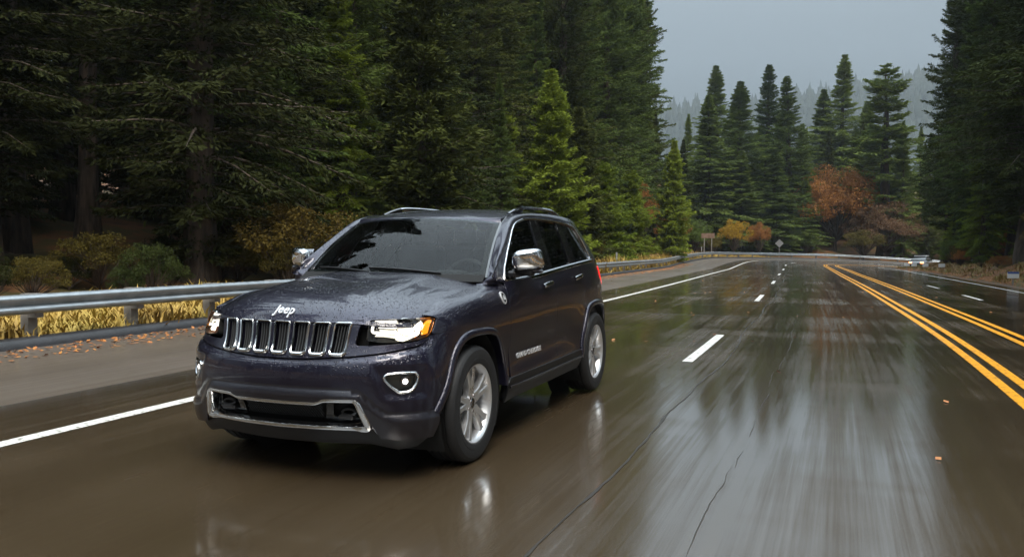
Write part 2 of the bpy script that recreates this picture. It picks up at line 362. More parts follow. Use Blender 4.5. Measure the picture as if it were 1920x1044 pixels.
def wet_asphalt(name, lo, hi, rlo, rhi, streak=1.0, wet=.55):
    """wet asphalt: (o,s) mapped. The film of water lies thicker along the wheel tracks and in shallow dips across the lanes."""
    m = mk(name, lo, .3); P_(m).inputs['Specular IOR Level'].default_value = .5
    t = N(m, 'ShaderNodeUVMap')
    def nz_(sx, sy, scale, det=4, rough=.55):
        mp = N(m, 'ShaderNodeMapping'); mp.inputs['Scale'].default_value = (sx, sy, 1); L(m, t.outputs[0], mp.inputs[0])
        n = N(m, 'ShaderNodeTexNoise'); n.inputs['Scale'].default_value = scale; n.inputs['Detail'].default_value = det; n.inputs['Roughness'].default_value = rough
        L(m, mp.outputs[0], n.inputs['Vector']); return n.outputs['Fac']
    st = nz_(1, .02, 3.2, 5, .65)           # long streaks
    fs = nz_(1, .012, 17, 4, .7)            # fine drag lines left by tyres
    ac = nz_(.16, 1, .42, 4, .6)            # bands across
    pt = nz_(1, .55, .30, 5, .6)            # large patches
    fi = nz_(1, 1, 70, 3, .6)               # aggregate
    w = math_(m, 'ADD', math_(m, 'ADD', math_(m, 'MULTIPLY', st, .70*streak), math_(m, 'MULTIPLY', math_(m, 'SUBTRACT', fs, .5), .55*streak)), math_(m, 'ADD', math_(m, 'MULTIPLY', ac, .55), math_(m, 'MULTIPLY', pt, .50)))
    # ruts: water stands a little deeper in the two wheel tracks of each lane
    so = N(m, 'ShaderNodeSeparateXYZ'); L(m, t.outputs[0], so.inputs[0])
    mo = N(m, 'ShaderNodeMath'); mo.operation = 'WRAP'; L(m, so.outputs[0], mo.inputs[0]); mo.inputs[1].default_value = -5.35+1.875; mo.inputs[2].default_value = -5.35-1.875
    dd = math_(m, 'ABSOLUTE', math_(m, 'SUBTRACT', math_(m, 'ABSOLUTE', math_(m, 'ADD', mo.outputs[0], 5.35)), .80))
    rut = mrange(m, dd, .10, .50, .07*streak, -.03*streak); w = math_(m, 'ADD', w, rut.outputs[0])
    W0, W1 = .375*streak+.525-.20, .375*streak+.525+.06
    rr = mrange(m, w, W0, W1, rhi, rlo); L(m, rr.outputs[0], P_(m).inputs['Roughness'])
    cr = ramp(m, math_(m, 'ADD', math_(m, 'MULTIPLY', st, .35), math_(m, 'ADD', math_(m, 'MULTIPLY', fs, .35), math_(m, 'MULTIPLY', pt, .3))), [(.38, lo), (.62, hi)]); ag = ramp(m, nz_(1, 1, 95, 2, .7), [(.30, (.55, .55, .55)), (.5, (1, 1, 1)), (.68, (1.7, 1.65, 1.55))])      # stones of the aggregate
    mxc = N(m, 'ShaderNodeMix'); mxc.data_type = 'RGBA'; mxc.blend_type = 'MULTIPLY'; mxc.inputs['Factor'].default_value = .8; L(m, cr.outputs[0], mxc.inputs[6]); L(m, ag.outputs[0], mxc.inputs[7]); L(m, mxc.outputs[2], P_(m).inputs['Base Color'])
    sp = mrange(m, w, W0, W1, .35, 1.0); L(m, sp.outputs[0], P_(m).inputs['Specular IOR Level'])
    P_(m).inputs['Coat IOR'].default_value = 1.5; P_(m).inputs['Coat Roughness'].default_value = .10
    crg = mrange(m, fs, .35, .65, .16, .07); L(m, crg.outputs[0], P_(m).inputs['Coat Roughness'])
    cw = mrange(m, w, W0-.02, W1-.02, .06, wet); L(m, cw.outputs[0], P_(m).inputs['Coat Weight'])      # standing film of water
    hb = math_(m, 'ADD', math_(m, 'MULTIPLY', fi, .9), math_(m, 'MULTIPLY', fs, .5))
    b = bump(m, hb, .12, .01)
    bs = mrange(m, w, W0, W1, .30, .03); L(m, bs.outputs[0], b.inputs['Strength'])
    return m
asph = wet_asphalt('wet_asphalt', (.042, .028, .014), (.088, .063, .039), .05, .28, wet=1.0)
asph_sh = wet_asphalt('shoulder_asphalt', (.074, .056, .042), (.128, .100, .076), .30, .55, .7, wet=.25)
O_EDGE, O_SH, O_KERB = -7.25, -8.55, -11.95
rd = ribbon('road', [O_SH, -7.2, -6, -5, -4, -3, -2, -1, 0, 1, 2, 3, 4, 4.85, 5.5], S0, S1, asph)
ribbon('road_shoulder', [O_KERB, -11, -10, -9, O_SH], S0, S1, asph_sh)
ribbon('road_shoulder', [5.5, 5.9, 6.4], S0, S1, asph_sh, dzs=[0, -.01, -.05])
pw = mk('white_road_paint', (.78, .76, .70), .34); _n = noise(pw, 16, 4, .65); _r = ramp(pw, _n.outputs['Fac'], [(.33, (.13, .12, .10)), (.42, (.62, .60, .55)), (.55, (.80, .78, .73))]); L(pw, _r.outputs[0], P_(pw).inputs['Base Color']); _b = noise(pw, 220, 2); bump(pw, _b.outputs['Fac'], .2, .003)
py_ = mk('yellow_road_paint', (.80, .33, .008), .42); _n = noise(py_, 16, 4, .65); _r = ramp(py_, _n.outputs['Fac'], [(.32, (.12, .07, .02)), (.42, (.60, .25, .010)), (.54, (.84, .35, .008))]); L(py_, _r.outputs[0], P_(py_).inputs['Base Color']); P_(py_).inputs['Specular IOR Level'].default_value = .25; _b = noise(py_, 220, 2); bump(py_, _b.outputs['Fac'], .2, .003)
ribbon('edge_line', [O_EDGE-.075, O_EDGE+.075], S0, S1, pw, .004)
ribbon('edge_line', [4.80, 4.91], S0, S1, pw, .004)
for o in (-.11, .11): ribbon('yellow_line', [o-.055, o+.055], S0, S1, py_, .004)
for o in (.93, 1.15): ribbon('yellow_line', [o-.055, o+.055], S0, S1, py_, .004)
for sc_ in (-30, -17, -4.3, 8.05, 21.4, 34.4, 47.6, 61, 75, 89, 103): ribbon('lane_dash', [-3.50, -3.37], sc_-1.75, sc_+1.75, pw, .004, .5)
for sc_ in (-14, -2, 10, 24.5, 32.5): ribbon('lane_dash', [2.55, 2.66], sc_-1.5, sc_+1.5, pw, .004, .5)
tar = mk('joint_sealer', (.034, .028, .022), .34)
s = np.arange(-60, 62, .12); _q = np.random.default_rng(5); wob = -3.06+.05*np.sin(s*.35)+.04*np.sin(s*.93+1)+np.convolve(_q.normal(0, .02, len(s)), np.ones(7)/7, 'same'); jw = .004+.010*np.abs(np.convolve(_q.normal(0, 1, len(s)), np.ones(9)/5, 'same'))
Pj = np.stack([road(s, wob-jw, .0035), road(s, wob+jw, .0035)], 1); o_ = grid_mesh_simple = None
def strip(name, A, B, mat, kind='structure'):
    n = len(A); V = np.concatenate([A, B]); F = [(i, n+i, n+i+1, i+1) for i in range(n-1)]
    o = mesh_np(name, V, F, mat, None, True)
    if kind: o['kind'] = kind
    return o
strip('road_joint', Pj[:, 0], Pj[:, 1], tar)
rq = np.random.default_rng(31)
for s0_, s1_, o0 in ((-2.5, 14, -2.34), (28, 33, -.2), (4, 12, -5.6), (15, 22, -2.1)):      # broken hairline cracks
    a_ = s0_
    while a_ < s1_:
        b_ = a_+rq.uniform(.5, 2.2); s = np.arange(a_, b_, .08)
        wob = o0+np.cumsum(rq.normal(0, .004, len(s)))+.02*math.sin(a_); ww = np.interp(np.linspace(0, 1, len(s)), [0, .3, .7, 1], [.0006, .0032, .0022, .0006])*rq.uniform(.5, 1.3, len(s))
        if len(s) > 2: strip('road_crack', road(s, wob-ww, .0035), road(s, wob+ww, .0035), tar)
        a_ = b_+rq.uniform(-.1, .5)
for so in (13.8, 17.6, 24.5, 33.0, 44.0):                       # transverse joints
    o = np.arange(-8.5, -3.1, .25); w_ = so+.12*np.sin(o*1.3+so)
    strip('road_joint', road(w_+.02, o, .0035), road(w_-.02, o, .0035), tar)
# asphalt kerb under the rail
kerbm = mk('kerb_asphalt', (.016, .015, .017), .45); vary(kerbm, 5, (.010, .010, .011), (.026, .025, .028)); _b = noise(kerbm, 60, 3); bump(kerbm, _b.outputs['Fac'], .4, .01)
ribbon('kerb', [O_KERB+.02, O_KERB, O_KERB-.04, O_KERB-.10, O_KERB-.26, O_KERB-.32], S0, S1, kerbm, dzs=[-.02, .03, .11, .13, .13, .02])

# ------------------------------------------------------------------ ground
def lin(*pts):
    xs, ys = zip(*pts); return lambda o: np.interp(o, xs, ys)
_side = lin((-400, 40), (-120, 16), (-60, 7), (-35, 3.4), (-24, 1.3), (-18, .45), (-14.5, .12), (-12.9, .03), (-12.2, .02), (-11.9, -.25), (5.9, -.25), (6.3, -.02), (7.5, .15), (10, .55), (14, 1.05), (22, 1.9), (40, 3.5), (70, 6), (160, 14), (400, 30))
_ss = np.linspace(S0, S1, 520); _sp = _rc(_ss)
def ground_so(P):
    """nearest station and signed offset of points (n,2)"""
    s = np.empty(len(P)); o = np.empty(len(P))
    for i in range(0, len(P), 4000):
        Q = P[i:i+4000]; d = ((Q[:, None]-_sp[None])**2).sum(-1); k = d.argmin(1); s[i:i+4000] = _ss[k]
        p, t, n = road_xy(_ss[k], np.zeros(len(k))); o[i:i+4000] = np.sign(((Q-p)*n).sum(1))*np.sqrt(d[np.arange(len(k)), k])
    return s, o
def fbm(x, y, f=.05):
    r = 0; a = 1
    for k in range(4):
        r = r + a*np.sin(x*f*1.7+y*f*.9+k*2.1)*np.cos(y*f*1.9-x*f*.6+k*1.3); f *= 2.07; a *= .5
    return r
def ground_z(P):
    s, o = ground_so(P)
    zr = road_z(s, np.clip(o, -13, 8))
    far = np.clip((np.abs(o)-13)/15, 0, 1)
    return zr+_side(o)+.85*np.clip((o-6.4)/4.5, 0, 1)*np.clip((64-s)/14, 0, 1)+.14*np.clip((np.abs(o+3)-10.5)/3, 0, 1)*fbm(P[:, 0], P[:, 1], .35)+far*.6*fbm(P[:, 0], P[:, 1], .06)
def ax_(segs): return np.unique(np.concatenate([np.arange(a, b+1e-6, d) for a, b, d in segs]))
gx = ax_([(-420, -80, 12), (-80, -30, 3), (-30, 24, .9), (24, 60, 2.5), (60, 420, 12)]); gy = ax_([(-150, -60, 10), (-60, -10, 3), (-10, 60, .9), (60, 130, 1.5), (130, 200, 4), (200, 520, 14)])
GX, GY = np.meshgrid(gx, gy, indexing='ij'); GP = np.stack([GX.ravel(), GY.ravel()], -1); GZ = ground_z(GP)
I = np.arange(len(GP)).reshape(GX.shape); F = np.stack([I[:-1, :-1], I[1:, :-1], I[1:, 1:], I[:-1, 1:]], -1).reshape(-1, 4)
soil = mk('forest_floor', (.05, .035, .02), .85)
_n = noise(soil, .5, 6, .65); _r = ramp(soil, _n.outputs['Fac'], [(.32, (.055, .026, .010)), (.46, (.17, .070, .022)), (.58, (.070, .062, .016)), (.70, (.16, .095, .030))]); L(soil, _r.outputs[0], P_(soil).inputs['Base Color'])
_b = noise(soil, 14, 5, .7); bump(soil, _b.outputs['Fac'], .8, .08)
tag(mesh_np('ground', np.concatenate([GP, GZ[:, None]], 1), F, soil, None, True), kind='structure')
def gz(x, y): return float(ground_z(np.array([[x, y]], float))[0])

# ------------------------------------------------------------------ the wooded hill in the mist
hx = np.linspace(-900, 900, 130); hy = np.linspace(420, 1100, 44); HX, HY = np.meshgrid(hx, hy, indexing='ij')
def hill_z(x, y):
    # the ridge climbs to the right; its crest lies along y = 760
    crest = np.interp(x, [-900, -300, -60, 60, 160, 260, 360, 900], [110, 116, 122, 140, 165, 186, 200, 260])
    t = np.clip((y-430)/330, 0, 1); back = np.clip((1150-y)/390, 0, 1)
    prof = np.minimum(t*t*(3-2*t), back*1.3)
    return -6+crest*prof+6*fbm(x, y, .012)*t
HZ = hill_z(HX, HY); I = np.arange(HX.size).reshape(HX.shape); F = np.stack([I[:-1, :-1], I[1:, :-1], I[1:, 1:], I[:-1, 1:]], -1).reshape(-1, 4)
hillm = mk('hill_ground', (.022, .034, .020), .9); vary(hillm, .02, (.012, .020, .012), (.026, .034, .018))
tag(mesh_np('hill', np.stack([HX.ravel(), HY.ravel(), HZ.ravel()], 1), F, hillm, None, True), kind='structure')
r2 = np.random.default_rng(21); VV = []; FF = []; c = 0
for k in range(6500):                                            # far wood: little uneven spires, one mass
    x = r2.uniform(-420, 700); y = 430+350*r2.beta(2.2, 1.1); h = r2.uniform(5, 13)*(1.0 if r2.uniform() < .8 else 1.6); w = min(h*r2.uniform(.24, .42), 4.5); z = float(hill_z(np.array(x), np.array(y)))-1
    m = 6; lev = [(0, 1.0), (.35, .85), (.36, .62), (.68, .5), (.69, .32), (1, .03)]
    a0 = r2.uniform(0, 6); ring = []
    for (tz, tr) in lev:
        for j in range(m):
            a = a0+2*math.pi*j/m; q = w*tr*r2.uniform(.7, 1.2); ring.append((x+q*math.cos(a), y+q*math.sin(a), z+h*tz+r2.uniform(-.04, .04)*h))
    VV += ring
    for l in range(len(lev)-1):
        for j in range(m): FF.append((c+l*m+j, c+l*m+(j+1) % m, c+(l+1)*m+(j+1) % m, c+(l+1)*m+j))
    c += m*len(lev)
tag(mesh_np('hill_forest', np.array(VV), np.array(FF), hillm), 'distant conifer wood covering the misty hillside above the bend', 'forest', kind='stuff')
# ------------------------------------------------------------------ trees
def leafmat(name, lo, hi, rough=.55, trans=.12):
    m = mk(name, lo, rough); n = noise(m, .9, 3, .6); oi = N(m, 'ShaderNodeObjectInfo')
    q = math_(m, 'ADD', math_(m, 'MULTIPLY', n.outputs['Fac'], .75), math_(m, 'MULTIPLY', oi.outputs['Random'], .30))
    r = ramp(m, q, [(.28, lo), (.80, hi)]); L(m, r.outputs[0], P_(m).inputs['Base Color'])
    P_(m).inputs['Specular IOR Level'].default_value = .12; P_(m).inputs['Roughness'].default_value = .8
    if trans:
        tr = N(m, 'ShaderNodeBsdfTranslucent'); L(m, r.outputs[0], tr.inputs['Color']); mx = N(m, 'ShaderNodeMixShader'); mx.inputs[0].default_value = trans
        out = [x for x in m.node_tree.nodes if x.type == 'OUTPUT_MATERIAL'][0]; L(m, P_(m).outputs[0], mx.inputs[1]); L(m, tr.outputs[0], mx.inputs[2]); L(m, mx.outputs[0], out.inputs['Surface'])
    return m
fol_dark = leafmat('needles_dark', (.020, .030, .007), (.056, .072, .018))
fol_mid = leafmat('needles_green', (.042, .068, .016), (.115, .155, .032), .55, .18)
fol_shade = leafmat('needles_shade', (.013, .017, .004), (.034, .039, .009))  # darker needle copy: shade of the near left forest put into the colour
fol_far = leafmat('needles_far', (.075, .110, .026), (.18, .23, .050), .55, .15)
fol_olive = leafmat('needles_olive', (.030, .040, .008), (.085, .098, .020), .55, .15)
fol_lime = leafmat('needles_bright', (.11, .155, .016), (.24, .29, .035), .5, .25)
fol_rust = leafmat('leaves_rust', (.17, .070, .022), (.38, .17, .050), .6, .25)
fol_yell = leafmat('leaves_yellow', (.24, .15, .020), (.42, .26, .03), .6, .25)
fol_fade = leafmat('leaves_faded', (.13, .075, .042), (.25, .15, .085), .6, .2)
fol_gold = leafmat('leaves_gold', (.06, .042, .010), (.14, .10, .020), .6, .2)
fol_brush = leafmat('leaves_brush', (.045, .038, .010), (.12, .095, .020), .6, .2)
bark = mk('bark', (.05, .035, .026), .9); _n = noise(bark, 5, 5, .6, 'Object', (1, 1, .18)); _r = ramp(bark, _n.outputs['Fac'], [(.35, (.022, .016, .012)), (.68, (.105, .075, .055))]); L(bark, _r.outputs[0], P_(bark).inputs['Base Color']); bump(bark, _n.outputs['Fac'], .8, .05)
def unit(a): return a/np.maximum(np.linalg.norm(a, axis=-1, keepdims=True), 1e-9)
def kites(P, D, Lg, W, g):
    """leaf sprays: a bent kite of two triangles at P along D"""
    n = len(P); r = unit(g.normal(size=(n, 3))); sd = unit(np.cross(D, r)); up = np.cross(sd, D)
    a = P; b = P+D*(Lg*.45)[:, None]+sd*(W*.5)[:, None]+up*(W*.15)[:, None]; c = P+D*Lg[:, None]-up*(Lg*.12)[:, None]; d = P+D*(Lg*.45)[:, None]-sd*(W*.5)[:, None]+up*(W*.15)[:, None]
    V = np.stack([a, b, c, d], 1).reshape(-1, 3); k = np.arange(n)*4
    return V, np.concatenate([np.stack([k, k+1, k+2], 1), np.stack([k, k+2, k+3], 1)])
def conifer(seed, H, rad, base=.08, n_br=150, tw=14, leaf=.34, droop=.35, up=.25, shape=1.0, gap=.0, wid=.38, dead=0, lean=0.):
    """trunk mesh data + crown mesh data. branches in ragged whorls, drooping, each with side twigs of needle sprays"""
    g = np.random.default_rng(seed); V = []; F = []; c = 0; TW = MB()
    zz = np.linspace(0, H, 14); wx = np.cumsum(g.normal(0, .02*H/14, 14)); wy = np.cumsum(g.normal(0, .02*H/14, 14)); wx -= wx[0]; wy -= wy[0]
    r0 = .013*H+.06; TW.tube(np.stack([wx, wy, zz-.3*(zz == 0)], 1), np.maximum(r0*(1-zz/H)**.8*(1+.5*np.exp(-zz/.6)), .012), 9)
    tr = lambda z: np.stack([np.interp(z, zz, wx), np.interp(z, zz, wy), z], -1)
    hs = base+(1-base)*(np.sort(g.uniform(0, 1, n_br))**.92); az = np.cumsum(g.uniform(1.9, 2.9, n_br))
    lump = g.uniform(.62, 1.18, n_br)*(1+.22*np.sin(hs*17+g.uniform(0, 6)))
    for i in range(n_br):
        h = hs[i]; t = (h-base)/(1-base)
        if gap and g.uniform() < gap: continue
        prof = (1-t)**shape*min(1, .45+t*4.5)
        Lb = max(.10, rad*prof*lump[i]); z = h*H; p0 = tr(np.array(z)); d = np.array([math.cos(az[i]), math.sin(az[i]), 0])
        k = max(5, int(tw*min(1, .35+Lb/rad))); s = np.linspace(.04, 1, k)
        upk = up+.55*t; P = p0+d*(Lb*s)[:, None]+np.array([0, 0, 1.])*(Lb*(upk*s-(droop*(1-.5*t)+.1*g.normal())*1.35*s**1.8+.12*s**4))[:, None]
        if Lb > .9: TW.tube(P[::max(1, k//4)], np.linspace(.012+.012*Lb, .006, len(P[::max(1, k//4)])), 4, False)
        T = unit(np.gradient(P, axis=0)); sd = unit(np.cross(T, [0, 0, 1.]))
        for sg in (-1, 1):
            ln = Lb*wid*(1.05-s)*g.uniform(.6, 1.25, k)+.04+.10*leaf
            dd = unit(T*.75+sd*sg+g.normal(0, .22, (k, 3))-np.array([0, 0, .18]))
            for q in (.06, .28, .50, .72, .95):
                m = ln*q; pp = P+dd*m[:, None]-np.array([0, 0, .10])*(m*q)[:, None]+g.normal(0, .03, (k, 3))
                v, f = kites(pp, unit(dd+T*.4+g.normal(0, .38, (k, 3))-np.array([0, 0, .12])), np.minimum(leaf, .12+ln*.7)*g.uniform(.7, 1.3, k), leaf*.30*g.uniform(.6, 1.25, k), g)
                V.append(v); F.append(f+c); c += len(v)
        v, f = kites(P, unit(T+g.normal(0, .3, (k, 3))), min(1, .15+Lb)*leaf*g.uniform(.6, 1.2, k), min(1, .15+Lb)*leaf*.3*g.uniform(.6, 1.2, k), g); V.append(v); F.append(f+c); c += len(v)
    if dead:
        for i in range(dead):
            z = H*base*g.uniform(.35, 1.05); a = g.uniform(0, 6.28); l = rad*g.uniform(.2, .6); d = np.array([math.cos(a), math.sin(a), -.25]); p = tr(np.array(z)); TW.tube([p, p+d*l*.5, p+d*l-np.array([0, 0, .1*l])], [.02, .012, .004], 4, False)
    return TW, np.concatenate(V), np.concatenate(F)
def broadleaf(seed, H, rad, leaf=.22, n=5200, base=.18, clumps=34, lean=0, low=False):
    g = np.random.default_rng(seed); TW = MB(); V = []; F = []; c = 0
    hb = H*base; TW.tube([(0, 0, -.3), (.03*H*.2, 0, hb*.6), (0, .02*H*.3, hb*1.3), (0, 0, H*.62)], [.022*H+.03, .017*H+.02, .013*H+.015, .02], 8)
    per = n//clumps
    for k in range(clumps):
        a = g.uniform(0, 6.28); e = g.uniform(-.25 if not low else -.1, 1)
        rr = g.uniform(.35, 1.06); cc = np.array([rad*rr*math.cos(a)*math.cos(e*1.35), rad*rr*math.sin(a)*math.cos(e*1.35), hb+(H-hb)*(.42+.46*math.sin(e*1.35)*rr/.92)])
        st = np.array([0, 0, hb*g.uniform(.9, 1.6)]); md = (st+cc)/2+g.normal(0, .08*rad, 3); TW.tube([st, md, cc], [.010*H, .006*H, .008], 5, False)
        cr = rad*g.uniform(.12, .30); u = unit(g.normal(size=(per, 3))); q = cc+u*(cr*g.uniform(.25, 1, per)**.5)[:, None]*np.array([1, 1, .72])
        v, f = kites(q, unit(u*.6+g.normal(0, .6, (per, 3))-np.array([0, 0, .25])), leaf*g.uniform(.6, 1.3, per), leaf*.62*g.uniform(.6, 1.2, per), g); V.append(v); F.append(f+c); c += len(v)
    return TW, np.concatenate(V), np.concatenate(F)
PROTO = {}
def proto(key, parts, fol):
    TW, V, F = parts; t = empty(key); tr = TW.build('trunk', bark, t, True, 60); cr = mesh_np('crown', V, F, fol, t)
    PROTO[key] = (t, tr.data, cr.data); COL.objects.unlink(tr); COL.objects.unlink(cr); COL.objects.unlink(t)
    bpy.data.objects.remove(tr); bpy.data.objects.remove(cr); bpy.data.objects.remove(t)
def plant(key, name, x, y, h=1., w=None, rz=None, label=None, cat='tree', group=None, dz=-.1, fol=None, g=random):
    _, trd, crd = PROTO[key]; t = empty(name, (x, y, gz(x, y)+dz)); w = h if w is None else w
    t.scale = (w, w, h); t.rotation_euler = (g.uniform(-.025, .025), g.uniform(-.025, .025), g.uniform(0, 6.28) if rz is None else rz)
    for nm, d in (('trunk', trd), ('crown', crd)):
        o = bpy.data.objects.new(nm, d); COL.objects.link(o); o.parent = t
        if nm == 'crown' and fol: o.material_slots[0].link = 'OBJECT'; o.material_slots[0].material = fol
    return tag(t, label, cat, group)
proto('fir_a', conifer(1, 30, 4.3, .08, 340, 25, .24, .42, .22, .9, .0, .36, 10), fol_dark)
proto('fir_b', conifer(2, 30, 3.9, .10, 330, 24, .24, .30, .28, .90, .06, .36, 14), fol_dark)
proto('fir_e', conifer(12, 30, 4.8, .03, 370, 25, .25, .40, .20, .95, .0, .36, 0), fol_dark)
proto('pine_c', conifer(3, 32, 3.9, .30, 240, 22, .28, .20, .30, .62, .12, .42, 22), fol_dark)
proto('fir_d', conifer(4, 24, 4.0, .03, 330, 23, .25, .45, .18, .98, .0, .36, 0), fol_mid)
proto('sparse_e', conifer(5, 26, 2.5, .22, 150, 17, .36, .25, .30, .55, .16, .42, 16), fol_dark)
proto('cedar_f', conifer(6, 10, 2.3, .03, 240, 17, .24, .30, .30, .90, .0, .42, 0), fol_lime)
proto('cedar_g', conifer(7, 9, 2.9, .04, 250, 18, .25, .40, .30, .70, .0, .44, 0), fol_lime)
proto('trunk_h', conifer(8, 30, 3.6, .36, 220, 23, .26, .35, .22, .65, .1, .40, 30), fol_dark)
proto('oak_i', broadleaf(9, 12.5, 6.4, .26, 22000, .12, 95), fol_rust)
proto('shrub_j', broadleaf(10, 3.2, 1.7, .085, 9000, .08, 48, low=True), fol_brush)
proto('shrub_k', broadleaf(11, 4.5, 2.0, .11, 9000, .12, 48, low=True), fol_rust)
# ---- singled out trees, at the places the photograph gives them
plant('cedar_f', 'young_cedar', -10.8, 70.5, 1.08, 1.0, label='bright green cone-shaped young conifer at the right end of the near roadside trees', group='young conifers beside the guardrail', fol=fol_lime)
plant('cedar_g', 'young_cedar', -11.6, 50.0, .78, .92, label='bushy bright green conifer close behind the guardrail at the car\'s rear corner', group='young conifers beside the guardrail')
plant('cedar_g', 'young_cedar', -11.9, 59.5, .82, .78, label='round-topped light green conifer between the bushy one and the cone-shaped one', group='young conifers beside the guardrail')
plant('cedar_f', 'young_cedar', -13.4, 46.5, 1.0, 1.15, label='broad light green young conifer rising just above the rear of the car roof', group='young conifers beside the guardrail', fol=fol_mid)
plant('shrub_k', 'rust_shrub', -13.2, 66.5, 1.75, 1.0, label='rust brown shrub showing between two green roadside conifers', cat='shrub')
plant('shrub_k', 'rust_shrub', -12.4, 79.0, 1.2, .9, label='rust brown shrub just right of the cone-shaped conifer, above the brown sign', cat='shrub')
plant('shrub_k', 'yellow_shrub', -8.9, 101.5, 1.15, 1.0, label='small yellow autumn shrub low in front of the dark firs beyond the bend', cat='shrub', fol=fol_yell)
plant('shrub_k', 'rust_shrub', -6.4, 107.5, 1.1, .9, label='small rust brown shrub behind the yellow one at the bend', cat='shrub')
FAR = [('fir_d', -13.4, 111, 20.6, 1.35, 'first fir of the row beyond the bend, next to the near forest', None),
 ('fir_e', -10.4, 118, 23.4, 1.55, 'wide dark fir of the row beyond the bend, left of the two pointed ones', None),
 ('fir_b', -7.4, 129, 26.4, 1.15, 'left one of the two slim pointed firs rising beyond the bend', None),
 ('fir_b', -3.6, 124, 24.8, 1.25, 'right one of the two slim pointed firs rising beyond the bend', None),
 ('fir_d', -1.6, 121.5, 10.4, 1.5, 'short blue green fir standing just left of the orange tree', None),
 ('fir_e', 3.4, 145, 30.0, 1.15, 'tallest pointed fir in the middle, rising behind the orange tree', None),
 ('fir_d', -.2, 146, 24.0, 1.25, 'green fir leaning on the left flank of the tallest middle fir', None),
 ('fir_d', 7.0, 143, 22.6, 1.3, 'shorter fir on the right flank of the tallest middle fir', None),
 ('sparse_e', 9.0, 123, 26.4, 1.45, 'thin sparse tall conifer standing alone against the misty hill', None),
 ('fir_d', -9.5, 112.5, 14.0, 1.6, 'mid green bushy fir at the foot of the row beyond the bend', None),
 ('fir_d', -5.3, 116.5, 14.5, 1.7, 'mid green fir below the two slim pointed firs', None),
 ('fir_e', -14.6, 128, 25.5, 1.3, 'dark fir behind the first fir of the row beyond the bend', None)]
_HH = {'fir_a': 30, 'fir_b': 30, 'fir_d': 24, 'sparse_e': 26, 'pine_c': 32, 'trunk_h': 30, 'fir_e': 30, 'cedar_f': 10, 'cedar_g': 9}
for key, x, y, h, wf, lab, grp in FAR:
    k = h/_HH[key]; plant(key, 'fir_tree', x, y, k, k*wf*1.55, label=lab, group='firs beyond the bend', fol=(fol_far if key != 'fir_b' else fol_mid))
for x, y, h in ((-12.4, 134, 19), (-9.2, 138, 17), (-6.0, 140, 20), (-2.6, 137, 18), (1.2, 152, 19), (5.2, 150, 18), (9.4, 146, 17), (11.5, 138, 19), (-15.5, 120, 17)):
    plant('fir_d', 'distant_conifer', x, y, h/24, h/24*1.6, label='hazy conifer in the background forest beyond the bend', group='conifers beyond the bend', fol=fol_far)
plant('cedar_g', 'young_cedar', -13.6, 30.5, .78, .85, label='dull green young conifer above the middle of the car roof', group='young conifers beside the guardrail', fol=fol_mid)
plant('cedar_g', 'young_cedar', -14.2, 38.5, .95, .95, label='taller yellow green young conifer above the right half of the car roof', group='young conifers beside the guardrail', fol=fol_lime)
plant('oak_i', 'orange_oak', 2.6, 125.5, 1.02, 1.02, label='round orange brown autumn oak beyond the bend in front of the firs')
plant('oak_i', 'orange_oak', 8.8, 121.0, .62, .75, fol=fol_fade, label='smaller faded brown autumn tree to the right of the big orange one')
plant('shrub_k', 'rust_shrub', 6.2, 116.5, 1.0, 1.6, label='low brown thicket at the foot of the orange oak', cat='shrub', fol=fol_brush)
# ---- forest behind the guardrail
g_ = random.Random(5)
def forest(lab, group, rows, keys, s0, s1, ok, hr, name='forest_conifer', step=4.4, sgn=1, fols=None):
    for o0, st in rows:
        s = s0+g_.uniform(0, st)
        while s < s1:
            o = o0+g_.uniform(-1.6, 1.6); p = road_xy(np.array(s), np.array(o))[0]; x, y = float(p[0]), float(p[1])
            if ok(x, y):
                key = g_.choice(keys); h = g_.uniform(*hr)/_HH[key]
                plant(key, name, x, y, h, h*g_.uniform(.9, 1.2), label=lab, group=group, g=g_, fol=(g_.choice(fols) if fols else None))
            s += st*g_.uniform(.75, 1.25)
clearL = lambda x, y: (y < 62 or x < 3.15-.222*(y+4.1)) and x > -70
forest('tall dark conifer in the forest wall behind the guardrail', 'forest conifers behind the guardrail', [(-18.5, 3.8), (-22.5, 3.8), (-27, 4.0), (-33, 4.2), (-40, 4.5), (-48, 5)], ['fir_a', 'fir_e', 'fir_b', 'trunk_h', 'fir_e'], -1, 17, clearL, (18, 27), fols=[fol_shade, fol_shade, None])
forest('tall dark conifer in the forest wall behind the guardrail', 'forest conifers behind the guardrail', [(-18.5, 4.0), (-22.5, 4.2), (-27, 4.4), (-33, 4.6), (-40, 4.6), (-48, 5)], ['fir_a', 'fir_e', 'fir_b', 'trunk_h', 'fir_e'], 17, 50, clearL, (18, 27), fols=[fol_olive, fol_mid, None, fol_olive])
forest('tall dark conifer in the forest wall behind the guardrail', 'forest conifers behind the guardrail', [(-18.5, 4.0), (-22.5, 4.2), (-27, 4.6), (-33, 5.5)], ['fir_a', 'fir_e', 'fir_b', 'pine_c'], 50, 92, clearL, (26, 36), fols=[None, fol_olive, fol_mid])
forest('small green conifer growing along the edge of the dark forest', 'small conifers at the forest edge', [(-15.8, 6.5), (-17.5, 8)], ['fir_d', 'cedar_f'], 17, 60, clearL, (6, 12), 'small_conifer', fols=[fol_mid, fol_olive, fol_lime, fol_mid])
clearR = lambda x, y: x > 3.15+.098*(y+4.1)+.5 and y < 97
forest('tall conifer with a bare lower trunk on the leaf-covered right bank', 'conifers on the right bank', [(9.6, 6.0), (13.5, 6.0), (18.5, 6.5), (25, 7)], ['trunk_h', 'fir_a', 'fir_b', 'fir_a', 'fir_b'], 24, 95, clearR, (24, 36), 'bank_conifer', fols=[None, fol_mid, fol_olive])
